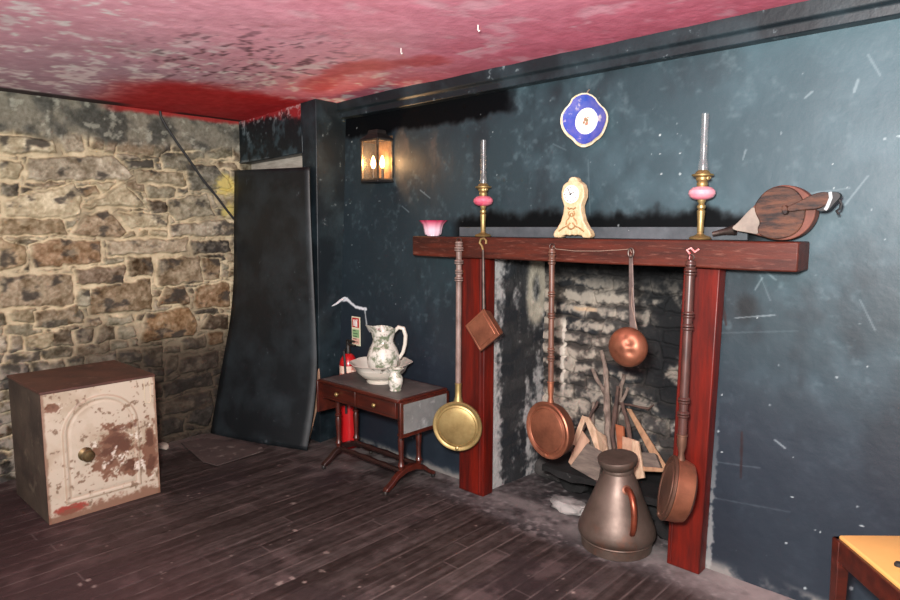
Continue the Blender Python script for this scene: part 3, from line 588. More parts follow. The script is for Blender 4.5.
# plate
pl = [(585, 92), (595, 96), (600, 104), (607, 110), (609, 119), (606, 129), (602, 137), (595, 142), (592, 145), (584, 148), (577, 145), (573, 140), (566, 135), (561, 126), (561, 116), (565, 109), (570, 104), (573, 97)]
q = [at(x, y, 'Y', -.03) for x, y in pl]; cx = sum(v.x for v in q) / len(q); cz = sum(v.z for v in q) / len(q)
t = thing('decorative_plate', 'lobed cobalt blue plate with a white centre and gilt rim hung on the teal wall', 'plate', (cx, -.006, cz))
ol = smoothloop([(v.x - cx, v.z - cz) for v in q], 1)
def dish(ol, levels):
    bm = bmesh.new(); rings = [[bm.verts.new((x * s, y, z * s)) for x, z in ol] for s, y in levels]; n = len(ol)
    for a, b_ in zip(rings, rings[1:]):
        for k in range(n): bm.faces.new((a[k], a[(k + 1) % n], b_[(k + 1) % n], b_[k]))
    return bm
obj('rim', dish(ol, [(.5, -.002), (.75, -.006), (1.0, -.026), (1.0, -.029), (.93, -.026), (.9, -.020)]), M_giltedge, t)
obj('glazed_field', dish(ol, [(.915, -.0275), (.88, -.026), (.70, -.014), (.45, -.0115), (.3, -.011), (.001, -.011)]), M_cobalt, t).location.z = .005
md = obj('medallion', L([(0, .0), (.058, .0), (.061, -.001)], 40, M=Matrix.Translation((.004, -.0135, .005)) @ Matrix.Rotation(PI / 2, 4, 'X')), M_dial, t)
bm = bmesh.new()
for x, z, r, s in ((-.004, .008, .010, 1), (.006, .002, .008, 2), (-.012, -.006, .007, 3), (.010, .016, .005, 4), (0, -.016, .006, 5), (.004, -.012, .009, 6)):
    lathe(bm, [(0, .001), (r, 0)], 9, M=Matrix.Translation((x + .004, -.0142, z + .005)) @ Matrix.Rotation(PI / 2, 4, 'X'))
obj('painted_motif', bm, mat('motif_paint', (180, 120, 104), (110, 120, 80), rough=.3, scale=60), md)
obj('hanging_wire', T([(.0, -.004, .128), (.004, -.004, .145), (.014, -.005, .150)], .003, 6), M_string, t)

# bellows
def bp(u, v, Y=-.10): p = at(740 + u / 5, 170 + v / 5, 'Y', Y); return (p.x, p.z)
bc = bp(210, 215); t = thing('fireside_bellows', 'round wooden fireside bellows with a dark worn board leaning on the shelf end', 'bellows', (bc[0], -.085, bc[1]))
rl = lambda pts: smoothloop([(x - bc[0], z - bc[1]) for x, z in pts], 2)
body = [bp(*q) for q in ((72, 175), (100, 125), (150, 88), (215, 72), (280, 82), (335, 115), (372, 165), (378, 215), (355, 275), (305, 325), (240, 352), (160, 350), (100, 330), (40, 315), (-20, 305), (-45, 290), (-10, 262), (40, 205))]
obj('leather_body', PR(rl(body), -.009, .045), M_bellowrim, t, bevel=.010, seg=3)
brd = [bp(*q) for q in ((70, 180), (95, 140), (140, 95), (200, 78), (265, 88), (305, 125), (322, 170), (330, 215), (310, 285), (270, 325), (210, 345), (150, 345), (95, 325), (85, 290), (105, 262), (80, 225))]
obj('front_board', PR([(x * 1.0, z) for x, z in rl(brd)], -.020, -.008), M_bellow, t, bevel=.004)
tip = [bp(*q) for q in ((72, 178), (82, 225), (100, 262), (88, 292), (92, 325), (40, 313), (-20, 304), (-46, 290), (-10, 262), (40, 205))]
obj('hide_nose', PR(rl(tip), -.0155, .040), M_bellowtip, t, bevel=.008)
nz0, nz1 = bp(-40, 298), bp(-150, 320)
obj('nozzle', T([(nz0[0] - bc[0], .02, nz0[1] - bc[1]), ((nz0[0] * .5 + nz1[0] * .5) - bc[0], .02, nz0[1] * .55 + nz1[1] * .45 - bc[1]), (nz1[0] - bc[0], .01, max(nz1[1], SH + .013) - bc[1])], [.022, .013, .009], 14), M_iron, t)
hd = [bp(*q) for q in ((240, 185), (300, 160), (370, 122), (430, 108), (458, 118), (452, 160), (425, 185), (380, 198), (320, 200), (250, 212))]
obj('handle', PR(rl(hd), -.040, -.016), M_bellow, t, bevel=.006, seg=3)
bt = [bp(*q) for q in ((225, 175), (245, 178), (252, 215), (232, 228), (218, 205))]
obj('handle_block', PR(rl(bt), -.046, -.018), M_bellow, t, bevel=.004)
tp_ = [bp(*q) for q in ((455, 118), (480, 108), (510, 118), (512, 138), (480, 170), (450, 205), (420, 208), (385, 200), (425, 188), (450, 160))]
tw = obj('strap_end', PR(rl(tp_), -.044, -.014), M_blackrub, t, bevel=.006)
pp = [bp(*q) for q in ((500, 150), (512, 170), (505, 195), (488, 205), (500, 222))]
obj('thong', T([(x - bc[0], -.03, z - bc[1]) for x, z in pp], .005, 6), M_blackrub, tw)
wq = [bp(*q) for q in ((462, 112), (466, 140), (448, 185), (438, 200))]
obj('pale_binding', T([(x - bc[0], -.046, z - bc[1]) for x, z in wq], .006, 6), mat('pale_cord', (180, 186, 186), rough=.7), tw)

# ------------------------------------------------------------------ pans hanging from the shelf
def handle_prof(z0, z1, r, turns):
    pr = [(0, z0), (r, z0 + .001)]
    for f, k in turns:
        z = z0 + (z1 - z0) * f; pr += [(r, z - .014), (r * k, z - .008), (r * k, z - .003), (r * .8, z), (r * k, z + .003), (r * k, z + .008), (r, z + .014)]
    return pr + [(r, z1 - .004), (r * .5, z1), (0, z1)]
def warming_pan(label, top, c, rotz, r, m_lid, m_body, m_h, turns, dep=.085, hr=.014, pan_tilt=0, lean=0, tip=0.0, sk=1.0):
    t = thing('warming_pan', label, 'warming pan', (c.x, c.y, c.z), (0, 0, rotz), 'long-handled warming pans')
    Rf = Matrix.Rotation(PI / 2, 4, 'X')   # lathe z axis -> -Y
    MM = Matrix.Translation((0, 0, r * .9)) @ Matrix.Rotation(tip, 4, 'X') @ Matrix.Translation((0, 0, -r * .9)) @ Rf
    obj('pan', L([(0, -dep), (r * .72, -dep), (r * .90, -dep * .85), (r * .97, -dep * .5), (r * .985, -.008), (r * 1.0, -.004), (r * 1.0, 0), (r * .9, 0), (0, 0)], 56, M=MM), m_body, t)
    ld = obj('lid', L([(r * .985, .001), (r * 1.015, .003), (r * 1.02, .009), (r * .985, .014), (r * .90, .013), (r * .86, .009), (r * .82, .012), (r * .6, .018), (r * .3, .021), (0, .022)], 56, M=MM), m_lid, t)
    lathe.open = True; obj('engraved_ring', L([(r * .765, .013), (r * .78, .0160), (r * .795, .0125)], 48, M=MM), m_lid, ld); lathe.open = False
    obj('lid_hasp', L([(0, 0), (.011, 0), (.011, .004), (.005, .007), (0, .008)], 14, M=MM @ Matrix.Translation((0, r * -.90, .013))), m_lid, ld)
    h = top.z - c.z; iv = Matrix.Rotation(-rotz, 3, 'Z'); e = iv @ Vector((top.x - c.x, top.y - c.y, 0))
    s0 = Vector((0, .015, r * .94)); s1 = Vector((e.x, e.y, h)); d = (s1 - s0); ln = d.length
    MH = Matrix.Translation(s0) @ d.to_track_quat('Z', 'Y').to_matrix().to_4x4()
    obj('socket', L([(.010, -.03), (.026 * sk, -.012), (.027 * sk, .004), (.018 * sk, .03), (hr * 1.1, .045 + .03 * sk), (hr * 1.1, .10), (hr * 1.25, .102), (hr * 1.25, .108), (hr * .9, .11)], 20, M=MH), m_lid, t)
    hd = obj('handle', L(handle_prof(.105, ln - .015, hr, turns), 18, M=MH), m_h, t)
    bm = bmesh.new(); n = 14
    tube(bm, [MH @ Vector((.012 * math.cos(2 * PI * k / n), 0, ln - .006 + .012 * math.sin(2 * PI * k / n))) for k in range(n + 1)], .0022, 6); obj('hanging_ring', bm, M_iron, hd)
    return t
top, c = at(459, 239, 'Y', -.185), at(457.5, 426, 'Y', -.215)
warming_pan('brass-lidded warming pan with a pale worn handle, beside the small drop-leaf table', top, c,   .50, .136, M_brass, M_brass, M_handlegrey, ((.74, 1.5), (.79, 1.35), (.86, 1.6), (.95, 1.6), (.985, 1.4)), dep=.05, hr=.0155)
top, c = at(552, 245, 'Y', -.19), at(548, 430, 'Y', -.215)
warming_pan('copper-lidded warming pan with a glossy brown turned handle, in front of the limewashed recess', top, c, -.16, .137, M_copper, M_copperdk, M_handle, ((.18, 1.35), (.24, 1.35), (.50, 1.35), (.66, 1.35), (.90, 1.35), (.96, 1.3)), dep=.06, hr=.0135, sk=.6)
top, c = at(691, 256, 'Y', -.175), at(676, 489, 'Y', -.225)
warming_pan('tarnished warming pan seen edge-on, hanging by red string over the post beside the big jug', top, c, -1.0, .134, mat('brown_copper', (112, 80, 64), (80, 58, 48), rough=.48, metal=.6, scale=6), M_copper, M_handledark, ((.12, 1.35), (.20, 1.35), (.62, 1.3), (.69, 1.3), (.93, 1.35), (.965, 1.2)), dep=.085, hr=.0175, tip=-.22, sk=.6)

# string ties
p = [at(x, y, 'Y', -.168) for x, y in ((552, 249), (553, 246), (556, 249), (575, 251), (600, 251), (618, 250), (630, 249), (632, 253))]
tag(obj('string', T(p, .0016, 6), M_string), 'pale string tied along the mantel front between two hanging pans', 'string')
p = [at(x, y, 'Y', -.17) for x, y in ((690, 254), (687, 250), (691, 248), (695, 252), (699, 249))]
p2 = [at(x, y, 'Y', -.166) for x, y in ((690, 254), (688, 268), (687, 285), (688, 298), (686, 312), (690, 316))]
bm = bmesh.new(); tube(bm, p, .0042, 6); tube(bm, p2, .0020, 6); tag(obj('string', bm, M_redstring), 'frayed red and white string at the top of the dark-handled warming pan', 'string')

# square copper pan on a hooked rod
hk, sc = at(483, 244, 'Y', -.165), at(483.5, 330, 'Y', -.195)
t = thing('square_pan', 'small square copper pan hung cornerwise from a hooked iron rod', 'pan', sc, (0, 0, .02))
bm = bmesh.new(); a = .080; M = Matrix.Rotation(PI / 4 + .10, 4, 'Y'); v = box(bm, -a, a, -.012, .048, -a, a, M)
for q in v:
    if q.co.y > .03: q.co.x *= .86; q.co.z *= .86
obj('pan', bm, M_copper, t, bevel=.006)
bm = bmesh.new(); box(bm, -a * .80, a * .80, -.016, -.010, -a * .80, a * .80, M); ld = obj('lid_panel', bm, M_copper, t, bevel=.004)
bm = bmesh.new(); box(bm, -a * 1.02, a * 1.02, -.0135, -.006, a * .90, a * 1.03, M); box(bm, -a * 1.02, a * 1.02, -.0135, -.006, -a * 1.03, -a * .90, M); box(bm, -a * 1.03, -a * .9, -.0135, -.006, -a, a, M); box(bm, a * .9, a * 1.03, -.0135, -.006, -a, a, M)
obj('rim', bm, M_copper, ld, bevel=.002)
h = hk.z - sc.z; r0 = Matrix.Rotation(-.02, 3, 'Z') @ Vector((hk.x - sc.x, hk.y - sc.y, 0))
rod = [(0, .0, .095), (r0.x * .5, r0.y * .5, h * .6), (r0.x, r0.y, h - .03)]
obj('rod', T(rod, [.010, .0085, .0065], 10), M_iron, t)
obj('hook', T([(r0.x, r0.y, h - .032), (r0.x - .006, r0.y, h - .012), (r0.x - .022, r0.y, h + .006), (r0.x - .014, r0.y, h + .026), (r0.x + .006, r0.y, h + .030), (r0.x + .022, r0.y, h + .018), (r0.x + .020, r0.y, h + .002)], .0058, 8), M_brass, t)

# round dented copper ladle
hk, sc = at(631, 250, 'Y', -.17), at(628, 347, 'Y', -.22)
t = thing('round_pan', 'dented round copper pan on a flat iron handle over the stacked firewood', 'pan', sc)
bm = bmesh.new(); bmesh.ops.create_uvsphere(bm, u_segments=48, v_segments=32, radius=.087)
for v in bm.verts:
    n = v.co.normalized(); k = 0
    for dx, dz, w, dp in ((.35, .35, .10, .016), (.45, -.15, .08, .012), (-.35, -.40, .12, .010), (.05, .62, .06, .008), (-.1, -.1, .08, .006)):
        k += dp * math.exp(-((n.x - dx) ** 2 + (n.z - dz) ** 2) / w * 2.2) * (n.y < .1)
    v.co = n * (.087 - k); v.co.y *= .72
    if v.co.y > .035: v.co.y = .035
obj('bowl', bm, M_copper, t)
hx = hk.x - sc.x; h = hk.z - sc.z
bm = bmesh.new(); M = Matrix.Translation((0, .036, .0)); vs = []
for z, x, w in ((.03, 0, .016), (.09, 0, .015), (h * .5, hx * .5, .0125), (h - .03, hx, .009)):
    vs.append([bm.verts.new((x + s * w, .030 + (hk.y - sc.y - .030) * max(0, z / h) + d, z)) for s, d in ((-1, 0), (1, 0), (1, .006), (-1, .006))])
for p_, q_ in zip(vs, vs[1:]):
    for k in range(4): bm.faces.new((p_[k], p_[(k + 1) % 4], q_[(k + 1) % 4], q_[k]))
bm.faces.new(vs[0]); bm.faces.new(vs[-1]); obj('handle', bm, mat('grey_iron', (110, 96, 90), (78, 66, 62), rough=.45, metal=.5, scale=15), t, bevel=.002)
yk = hk.y - sc.y
obj('hanging_loop', T([(hx + .013 * math.cos(k * PI / 7), yk, h - .012 + .020 * math.sin(k * PI / 7)) for k in range(15)], .0036, 6), M_iron, t)
obj('string', T([(hx, yk, h - .02), (hx + .012, yk, h * .7), (hx + .022, yk * .6, h * .42), (.030, .01, .098), (.045, -.01, .082)], .0018, 6), M_string, t)

# ------------------------------------------------------------------ big copper jug
t = thing('copper_jug', 'large tarnished copper jug with a conical body and flared lip on the hearth', 'jug', (-1.438, -.085, 0.0), (0, 0, -.25))
obj('body', L([(0, 0), (.158, 0), (.162, .004), (.163, .050), (.168, .056), (.178, .070), (.180, .085), (.175, .108), (.162, .138), (.122, .235), (.086, .328), (.074, .352), (.068, .372), (0, .372)], 64), M_jug, t)
bm = bmesh.new(); tube(bm, [(.165 * math.cos(2 * PI * k / 48), .165 * math.sin(2 * PI * k / 48), .050) for k in range(49)], .005, 6); obj('foot_bead', bm, M_jug, t)
MT = Matrix.Translation((0, 0, .37)) @ Matrix.Rotation(.14, 4, 'X')
obj('neck', L([(.070, -.006), (.073, .008), (.070, .016), (.074, .024), (.086, .034), (.090, .044), (.092, .060), (.090, .065), (.086, .066), (.05, .067), (.02, .067), (0, .067)], 48, M=MT), M_jug, t)
ha = -.42
hv = lambda r, z: (r * math.cos(ha), r * math.sin(ha), z)
hb = obj('handle', T([hv(.094, .312), hv(.128, .318), hv(.158, .300), hv(.178, .262), hv(.186, .215), hv(.182, .168), hv(.172, .138), hv(.160, .130)], [.014, .0145, .0145, .0145, .014, .0135, .012, .010], 12), mat('copper_handle', (146, 76, 54), (100, 50, 36), rough=.38, metal=.7, scale=12), t)
obj('handle_plate', L([(0, .004), (.018, .002), (.022, 0)], 16, M=Matrix.Translation(hv(.100, .312)) @ Matrix.Rotation(ha, 4, 'Z') @ Matrix.Rotation(1.15, 4, 'Y')), M_copperdk, hb)

# ------------------------------------------------------------------ hearth stones and firewood
LEDGE = .205
bm = bmesh.new(); bmesh.ops.create_grid(bm, x_segments=36, y_segments=18, size=.5)
for v in bm.verts: v.co = Vector((-1.64 + v.co.x * .72, .275 + v.co.y * .36, LEDGE))
ex = bmesh.ops.extrude_face_region(bm, geom=bm.faces[:])
for e in ex['geom']:
    if isinstance(e, bmesh.types.BMVert): e.co.z -= .045
for v in bm.verts:
    n = mnoise.noise_vector(v.co * 5 + Vector((3, 1, 0))) * .02 + mnoise.noise_vector(v.co * 16) * .008
    if v.co.z > LEDGE - .01: n.z = n.z * .35 - .006
    v.co += n
tag(obj('hearth_slab', bm, M_sootshade), 'rough sooty stone ledge carrying the firewood in the recess', 'hearth stone')  # near-black colour also stands in for shade in the gap below
for i, (x, y, z, rx, ry, rz, m, lab) in enumerate((
    (-1.92, .36, .062, .09, .09, .062, M_sootshade, 'dark stone propping the ledge near the limewashed jamb'),
    (-1.38, .33, .064, .10, .10, .064, M_sootshade, 'black stone under the ledge behind the edge-on warming pan'),
    (-1.265, .165, .10, .085, .065, .10, M_sootshade, 'big blackened stone between the copper jug and the red post'),
    (-1.80, .075, .030, .10, .05, .030, mat('limed_stone', (150, 146, 142), (74, 72, 70), rough=.9, scale=7, lo=.4, hi=.62, bump=.5, bscale=25), 'low pale-topped stone on the hearth in front of the ledge'),
    (-2.12, .40, .06, .11, .07, .06, M_sooty, 'grey rubble stone in the corner under the copper-lidded warming pan'))):
    tag(obj('hearth_stone', rock_bm((x, y, z), (rx, ry, rz), i + 2), m), lab, 'stone', 'loose stones in the hearth')

def wpx(x, y, Y): return at(x, y, 'Y', Y)
def stick(label, pts, rads, m, name='branch', cat='firewood', forks=()):
    bm = bmesh.new(); P_ = [wpx(*p) for p in pts]
    def dens(P_, rads):
        o, r = [], []
        for (a, b_), (ra, rb) in zip(zip(P_, P_[1:]), zip(rads, rads[1:])):
            for k in range(5): o.append(a.lerp(b_, k / 5)); r.append(ra + (rb - ra) * k / 5)
        return o + [P_[-1]], r + [rads[-1]]
    tube(bm, *dens(P_, rads), 10)
    for fp, fr in forks: tube(bm, *dens([wpx(*p) for p in fp], fr), 8)
    rough_up(bm, .006, 22, len(pts)); o = obj(name, bm, m)
    return tag(o, label, cat, 'firewood piled in the hearth')
Zl = LEDGE
def foot(x, Y): 
    p = Vector((0, 0, 0)); return p
stick('tall pale forked branch standing against the recess wall', [(601, 350, .40), (606, 372, .39), (607, 410, .36), (610, 462, .30)], [.010, .016, .018, .020], M_bark, forks=[([(592, 369, .42), (598, 381, .40), (606, 395, .38)], [.009, .011, .012])])
stick('grey branch standing beneath the dented round pan', [(624, 374, .45), (619, 395, .44), (616, 420, .42), (616, 466, .36)], [.010, .014, .015, .016], M_bark, forks=[([(628, 388, .45), (622, 400, .44), (618, 412, .43)], [.007, .010, .011])])
stick('slim brown stick standing in front of the pale branches', [(618, 386, .33), (615, 412, .31), (612, 436, .28), (617, 470, .24)], [.009, .012, .013, .014], M_barkdk)
stick('brown stick leaning beside the orange billet', [(622, 402, .34), (628, 425, .31), (632, 455, .26)], [.008, .012, .013], M_barkdk)
stick('short grey stick behind the pale split billets', [(594, 402, .43), (592, 425, .41), (597, 462, .35)], [.008, .012, .014], M_bark)
stick('thin dark twig slanting across the dark brickwork', [(616, 403, .42), (634, 406, .43), (648, 409, .44), (653, 405, .44)], [.006, .006, .006, .004], M_barkdk, 'twig')
stick('dark stick slanting down to the copper-lidded pan', [(598, 401, .38), (588, 420, .33), (574, 445, .28), (570, 468, .25)], [.008, .009, .009, .009], M_barkdk)
def billet(label, quad, Y0, Y1, th, m, name='split_billet', jag=0):
    """quad: px corners, top pair lies at depth Y0, bottom pair at Y1"""
    bm = bmesh.new(); f = [wpx(x, y, Y0 if i < len(quad) / 2 else Y1) for i, (x, y) in enumerate(quad)]
    n = (f[1] - f[0]).cross(f[-1] - f[0]).normalized()
    if n.y < 0: n = -n
    a = [bm.verts.new(p) for p in f]; b = [bm.verts.new(p + n * th) for p in f]; k = len(f)
    bm.faces.new(a); bm.faces.new(b[::-1])
    for i in range(k): bm.faces.new((a[i], b[i], b[(i + 1) % k], a[(i + 1) % k]))
    return tag(obj(name, bm, m, smooth=False, bevel=.003), label, 'firewood', 'firewood piled in the hearth')
billet('pale thin slat leaning behind the grey wood block', [(582, 415), (586, 418), (576, 446), (571, 444)], .30, .24, .012, M_split)
billet('broad pale freshly split billet with a splintered edge', [(583, 416), (588, 417), (596, 430), (605, 436), (606, 446), (611, 470), (603, 470)], .265, .19, .018, M_split)
billet('long tan plank leaning toward the red post', [(626, 408), (631, 409), (669, 470), (658, 470)], .40, .24, .022, M_tanplank, 'plank')
billet('orange-brown billet standing upright in the middle of the pile', [(615, 424), (623, 426), (625, 468), (619, 468)], .27, .20, .022, M_orange)
billet('pale wedge of split wood beside the jug lip', [(632, 440), (638, 441), (644, 478), (632, 480)], .16, .11, .018, M_split)
billet('grey-tan billet behind the jug lip', [(622, 436), (636, 440), (637, 470), (622, 470)], .22, .155, .020, M_rawboard)
billet('square weathered wood block resting on its corner', [(587, 443), (603, 452), (598, 482), (570, 466)], .17, .10, .035, M_greywood, 'wood_block')
billet('thin pale-faced board behind the square weathered block', [(582, 430), (590, 441), (573, 468), (568, 462)], .25, .17, .02, M_rawboard, 'board')
billet('small dark block lying against the long tan plank', [(640, 452), (655, 453), (661, 469), (643, 470)], .21, .16, .030, M_greywood, 'wood_block')
billet('pale flat stick lying across the ledge by the edge-on pan', [(636, 466), (664, 468), (664, 472), (640, 471)], .135, .125, .012, M_tanplank, 'stick')

# ------------------------------------------------------------------ small drop-leaf table
t = thing('drop_leaf_table', 'small mahogany drop-leaf side table with two drawers and a grey leather top', 'table', (-2.945, -.25, 0))
TX0, TX1, TY0, TY1 = -.358, .380, -.200, .190
obj('table_top', B(TX0, TX1, TY0, TY1, .545, .564), M_mahog, t, bevel=.004)
obj('leather_inset', B(TX0 + .022, TX1 - .022, TY0 + .02, TY1 - .02, .560, .5655), M_leather, t)
obj('frieze', B(TX0 + .012, TX1 - .012, TY0 + .030, TY1 - .02, .440, .546), M_mahogdk, t, bevel=.002)
for x0, x1 in ((TX0 + .030, -.008), (.008, TX1 - .034)):
    d = obj('drawer', B(x0, x1, TY0 + .012, TY0 + .06, .450, .540), M_mahog, t, bevel=.003)
    obj('knob', L([(.004, 0), (.006, .006), (.012, .012), (.013, .018), (.008, .023), (0, .024)], 16, M=Matrix.Translation(((x0 + x1) / 2, TY0 + .012, .500)) @ Matrix.Rotation(PI / 2, 4, 'X')), M_brass, d)
    bm = bmesh.new(); box(bm, x0 + .008, x1 - .008, TY0 + .0105, TY0 + .013, .466, .469); box(bm, x0 + .008, x1 - .008, TY0 + .0105, TY0 + .013, .534, .537); obj('cock_bead', bm, M_mahogdk, d)
for s in (-1, 1):
    x = (TX1 + .004) if s > 0 else (TX0 - .020); sh = 0 if s > 0 else .0
    lf = obj('drop_leaf', B(x, x + .016, TY0, TY1 - .005, .352, .553), M_mahog, t, bevel=.004)
    if s < 0: lf.rotation_euler = (0, 0, 0)
    xo = x + .0165 if s > 0 else x - .0005
    obj('leather_inset', B(xo - .001, xo + .001, TY0 + .022, TY1 - .030, .376, .540), mat('pale_leather', (118, 120, 118), (92, 94, 92), rough=.5, scale=7, c3=(140, 142, 140), s3=14, lo3=.58, hi3=.72), lf)
    xb = .275 if s > 0 else -.310
    for y in (-.085, .055):
        obj('turned_column', L([(.014, .115), (.016, .13), (.022, .14), (.017, .15), (.0125, .17), (.016, .24), (.019, .29), (.014, .31), (.021, .318), (.021, .326), (.014, .334), (.017, .38), (.019, .42), (.022, .435), ((.018), .445)], 18, c=(xb, y, 0)), M_mahog, t)
    bm = bmesh.new()
    tr = [(-.215, .022), (-.205, .040), (-.165, .062), (-.12, .100), (-.05, .128), (.02, .128), (.09, .100), (.135, .062), (.175, .040), (.185, .022), (.160, .020), (.125, .040), (.085, .072), (.02, .092), (-.05, .092), (-.115, .072), (-.155, .040), (-.19, .020)]
    prism(bm, tr, -.017, .017, Matrix.Translation((xb, -.0, 0)) @ Matrix.Rotation(PI / 2, 4, 'Z')); tz = obj('trestle_foot', bm, M_mahog if s > 0 else M_mahogdk, t, bevel=.004)
    for y in (-.205, .175):
        obj('brass_caster', L([(0, 0), (.011, 0), (.013, .006), (.013, .018), (.009, .026), (0, .028)], 14, c=(xb, y, 0)), M_blackm, tz)
for y in (-.085, .055):
    obj('stretcher', T([(-.310 + .585 * k / 12, y, .108) for k in range(13)], [.012, .015, .013, .018, .014, .016, .020, .016, .014, .018, .013, .015, .012], 12), M_mahogdk, t)

# wash set
TT = .5662
bpz = Vector((-2.962, -.228, TT))
fl_b = lambda a, z: 1 + .025 * max(0, (z - .06) / .06) * math.cos(8 * a)
lathe.open = False
t = thing('wash_basin', 'wide cream china wash basin with a scalloped rim on the small table', 'basin', bpz)
obj('bowl', L([(0, .004), (.075, .004), (.080, 0), (.086, 0), (.088, .008), (.078, .018), (.115, .034), (.148, .068), (.160, .098), (.186, .118), (.190, .121), (.186, .123), (.156, .104), (.140, .072), (.105, .042), (.06, .028), (0, .026)], 64, flute=fl_b), M_ceramic, t)
bm = bmesh.new()
lathe.open = True; lathe(bm, [(.1525, .082), (.1605, .098), (.1835, .116)], 64, flute=lambda a, z: fl_b(a, z) * 1.006); lathe.open = False
obj('printed_band', bm, mat('basin_print', (204, 198, 186), (104, 98, 88), rough=.2, scale=26, lo=.55, hi=.66, coat=.4), t)
jp = Vector((-2.950, -.218, TT + .034))
t = thing('wash_pitcher', 'flower-printed china pitcher with a wavy lip standing in the wash basin', 'pitcher', jp, (0, 0, 3.85)); t.scale = (1.10, 1.18, 1.22)
def spout(a, z):
    k = max(0, (z - .19) / .06); return 1 + k * (.45 * max(0, math.cos(a)) ** 5 + .05 * math.cos(6 * a) - .04)
bm = bmesh.new(); lathe(bm, [(0, 0), (.055, 0), (.060, .006), (.060, .014), (.078, .035), (.090, .070), (.090, .100), (.078, .138), (.062, .165), (.056, .182), (.060, .200), (.068, .222), (.074, .238), (.070, .238), (.055, .20), (.05, .18), (.03, .17), (0, .17)], 56, flute=spout)
for v in bm.verts:
    if v.co.z > .20: v.co.z += .020 * max(0, v.co.x / .1) + .006 * math.sin(3 * math.atan2(v.co.y, v.co.x))
obj('body', bm, M_transfer, t)
obj('handle', T([(-.058, 0, .222), (-.085, 0, .246), (-.112, 0, .240), (-.124, 0, .205), (-.120, 0, .160), (-.108, 0, .120), (-.088, 0, .092)], [.009, .011, .012, .0115, .011, .010, .009], 12), M_ceramic, t)
t = thing('china_vase', 'little white flower-printed china jug in front of the wash basin', 'vase', (-2.735, -.315, TT), (0, 0, .4))
bm = bmesh.new(); lathe(bm, [(0, 0), (.032, 0), (.034, .004), (.031, .012), (.040, .035), (.044, .060), (.041, .080), (.030, .100), (.029, .108), (.040, .124), (.044, .130), (.040, .130), (.026, .108), (0, .10)], 40, flute=lambda a, z: 1 + max(0, (z - .105) / .03) * .22 * math.cos(2 * a))
obj('body', bm, M_transfer, t)

# ------------------------------------------------------------------ safe
SW, SHT, SD = .56, .675, .575
nx, nz = 150, 180
Yg, Z = np.meshgrid(np.linspace(-SW / 2, SW / 2, nx), np.linspace(0, SHT, nz))
f1 = fbm(Yg * 6 + 3, Z * 6, 14); f2 = fbm(Yg * 22, Z * 22, 24); f3 = fbm(Yg * 60, Z * 60, 34, 3)
C = np.ones(Yg.shape + (3,)) * np.array([180, 168, 150]); C = nmix(C, (156, 140, 118), sst(.45, .7, f1) * .7)
arch_z = .435; aw = .185
da = np.where(Z > arch_z, np.hypot(Yg + .01, Z - arch_z) - aw, np.maximum(abs(Yg + .01) - aw, .085 - Z))
dl = lambda off, w: sst(w, w * .3, abs(da - off))
ru = (108, 74, 56)
blob = lambda cy, cz, ry, rz: np.hypot((Yg - cy) / ry, (Z - cz) / rz)
rb = np.minimum.reduce([blob(.06, .33, .13, .10) + 0, blob(.13, .20, .12, .05) + .1, blob(.02, .25, .10, .05) + .1, blob(.24, .33, .03, .10), blob(.235, .20, .035, .10), blob(-.22, .60, .05, .03) + .2, blob(.10, .42, .10, .03) + .15])
C = nmix(C, ru, sst(1.05, .72, rb + 1.9 * (f2 - .5) + .6 * (f1 - .5) + 1.2 * (f3 - .5)) * .92)
C = nmix(C, (76, 46, 34), sst(.75, .45, rb + 1.6 * (fbm(Yg * 18 + 9, Z * 30, 3) - .5)) * .7)
C = nmix(C, (216, 210, 198), sst(.60, .66, f2) * sst(1.2, .8, rb) * .8)
C = nmix(C, (132, 44, 34), sst(1.0, .7, blob(-.17, .055, .10, .030) + 1.2 * (f2 - .5)) * .9)
C = nmix(C, ru, sst(.06, .03, Z + .10 * (f2 - .5) + .05 * (f3 - .5)) * .8); C = nmix(C, ru, sst(.016, .006, SW / 2 - abs(Yg) + .02 * (f2 - .5)) * .6)
C = nmix(C, (110, 88, 70), sst(.60, .68, f3 * .6 + f2 * .4) * .85); C = nmix(C, (150, 128, 106), dl(0, .006) * .6 + dl(-.022, .005) * .45)
Hx = .005 * sst(.006, -.0, da) - .005 * sst(-.012, -.020, da) + .003 * sst(-.026, -.040, da)
Hx = Hx - .0022 * sst(1.0, .7, rb + 1.5 * (f2 - .5))
t = thing('old_safe', 'old iron safe with a chipped cream arched door and rusty brown top', 'safe', (-3.632, -1.585, 0))
t.rotation_euler = (0, 0, .012)
obj('body', B(-SD, -.006, -SW / 2, SW / 2, 0, SHT - .001), M_rustdk, t, bevel=.004)
obj('top_plate', B(-SD - .004, .003, -SW / 2 - .004, SW / 2 + .004, SHT - .004, SHT + .010), M_rust, t, bevel=.003)
dr = grid_obj('door', np.stack([Hx, Yg, Z], -1), C, M_safe); dr.parent = t
obj('door_edge', B(-.008, -.003, -SW / 2 - .001, SW / 2 + .001, .0, SHT - .002), M_rust, dr)
Mk = Matrix.Translation((0, -.095, .325)) @ Matrix.Rotation(PI / 2, 4, 'Y')
obj('knob', L([(.034, .0), (.036, .004), (.026, .010), (.013, .016), (.012, .024), (.024, .030), (.031, .040), (.031, .050), (.022, .060), (0, .064)], 28, M=Mk), mat('old_brass_knob', (116, 98, 66), (84, 68, 46), rough=.45, metal=.7, scale=20), dr)
bm = bmesh.new(); hp = []
for k in range(9):
    a = PI + PI * k / 8; hp.append((.236 + .016 * math.cos(a), .545 + .016 * math.sin(a)))
tube(bm, [(.004, .220, .66)] + [(.004, y, z) for y, z in hp] + [(.004, .252, .66)], .003, 6); obj('lock_cover', bm, mat('cream_bead', (190, 176, 152), rough=.5), dr)

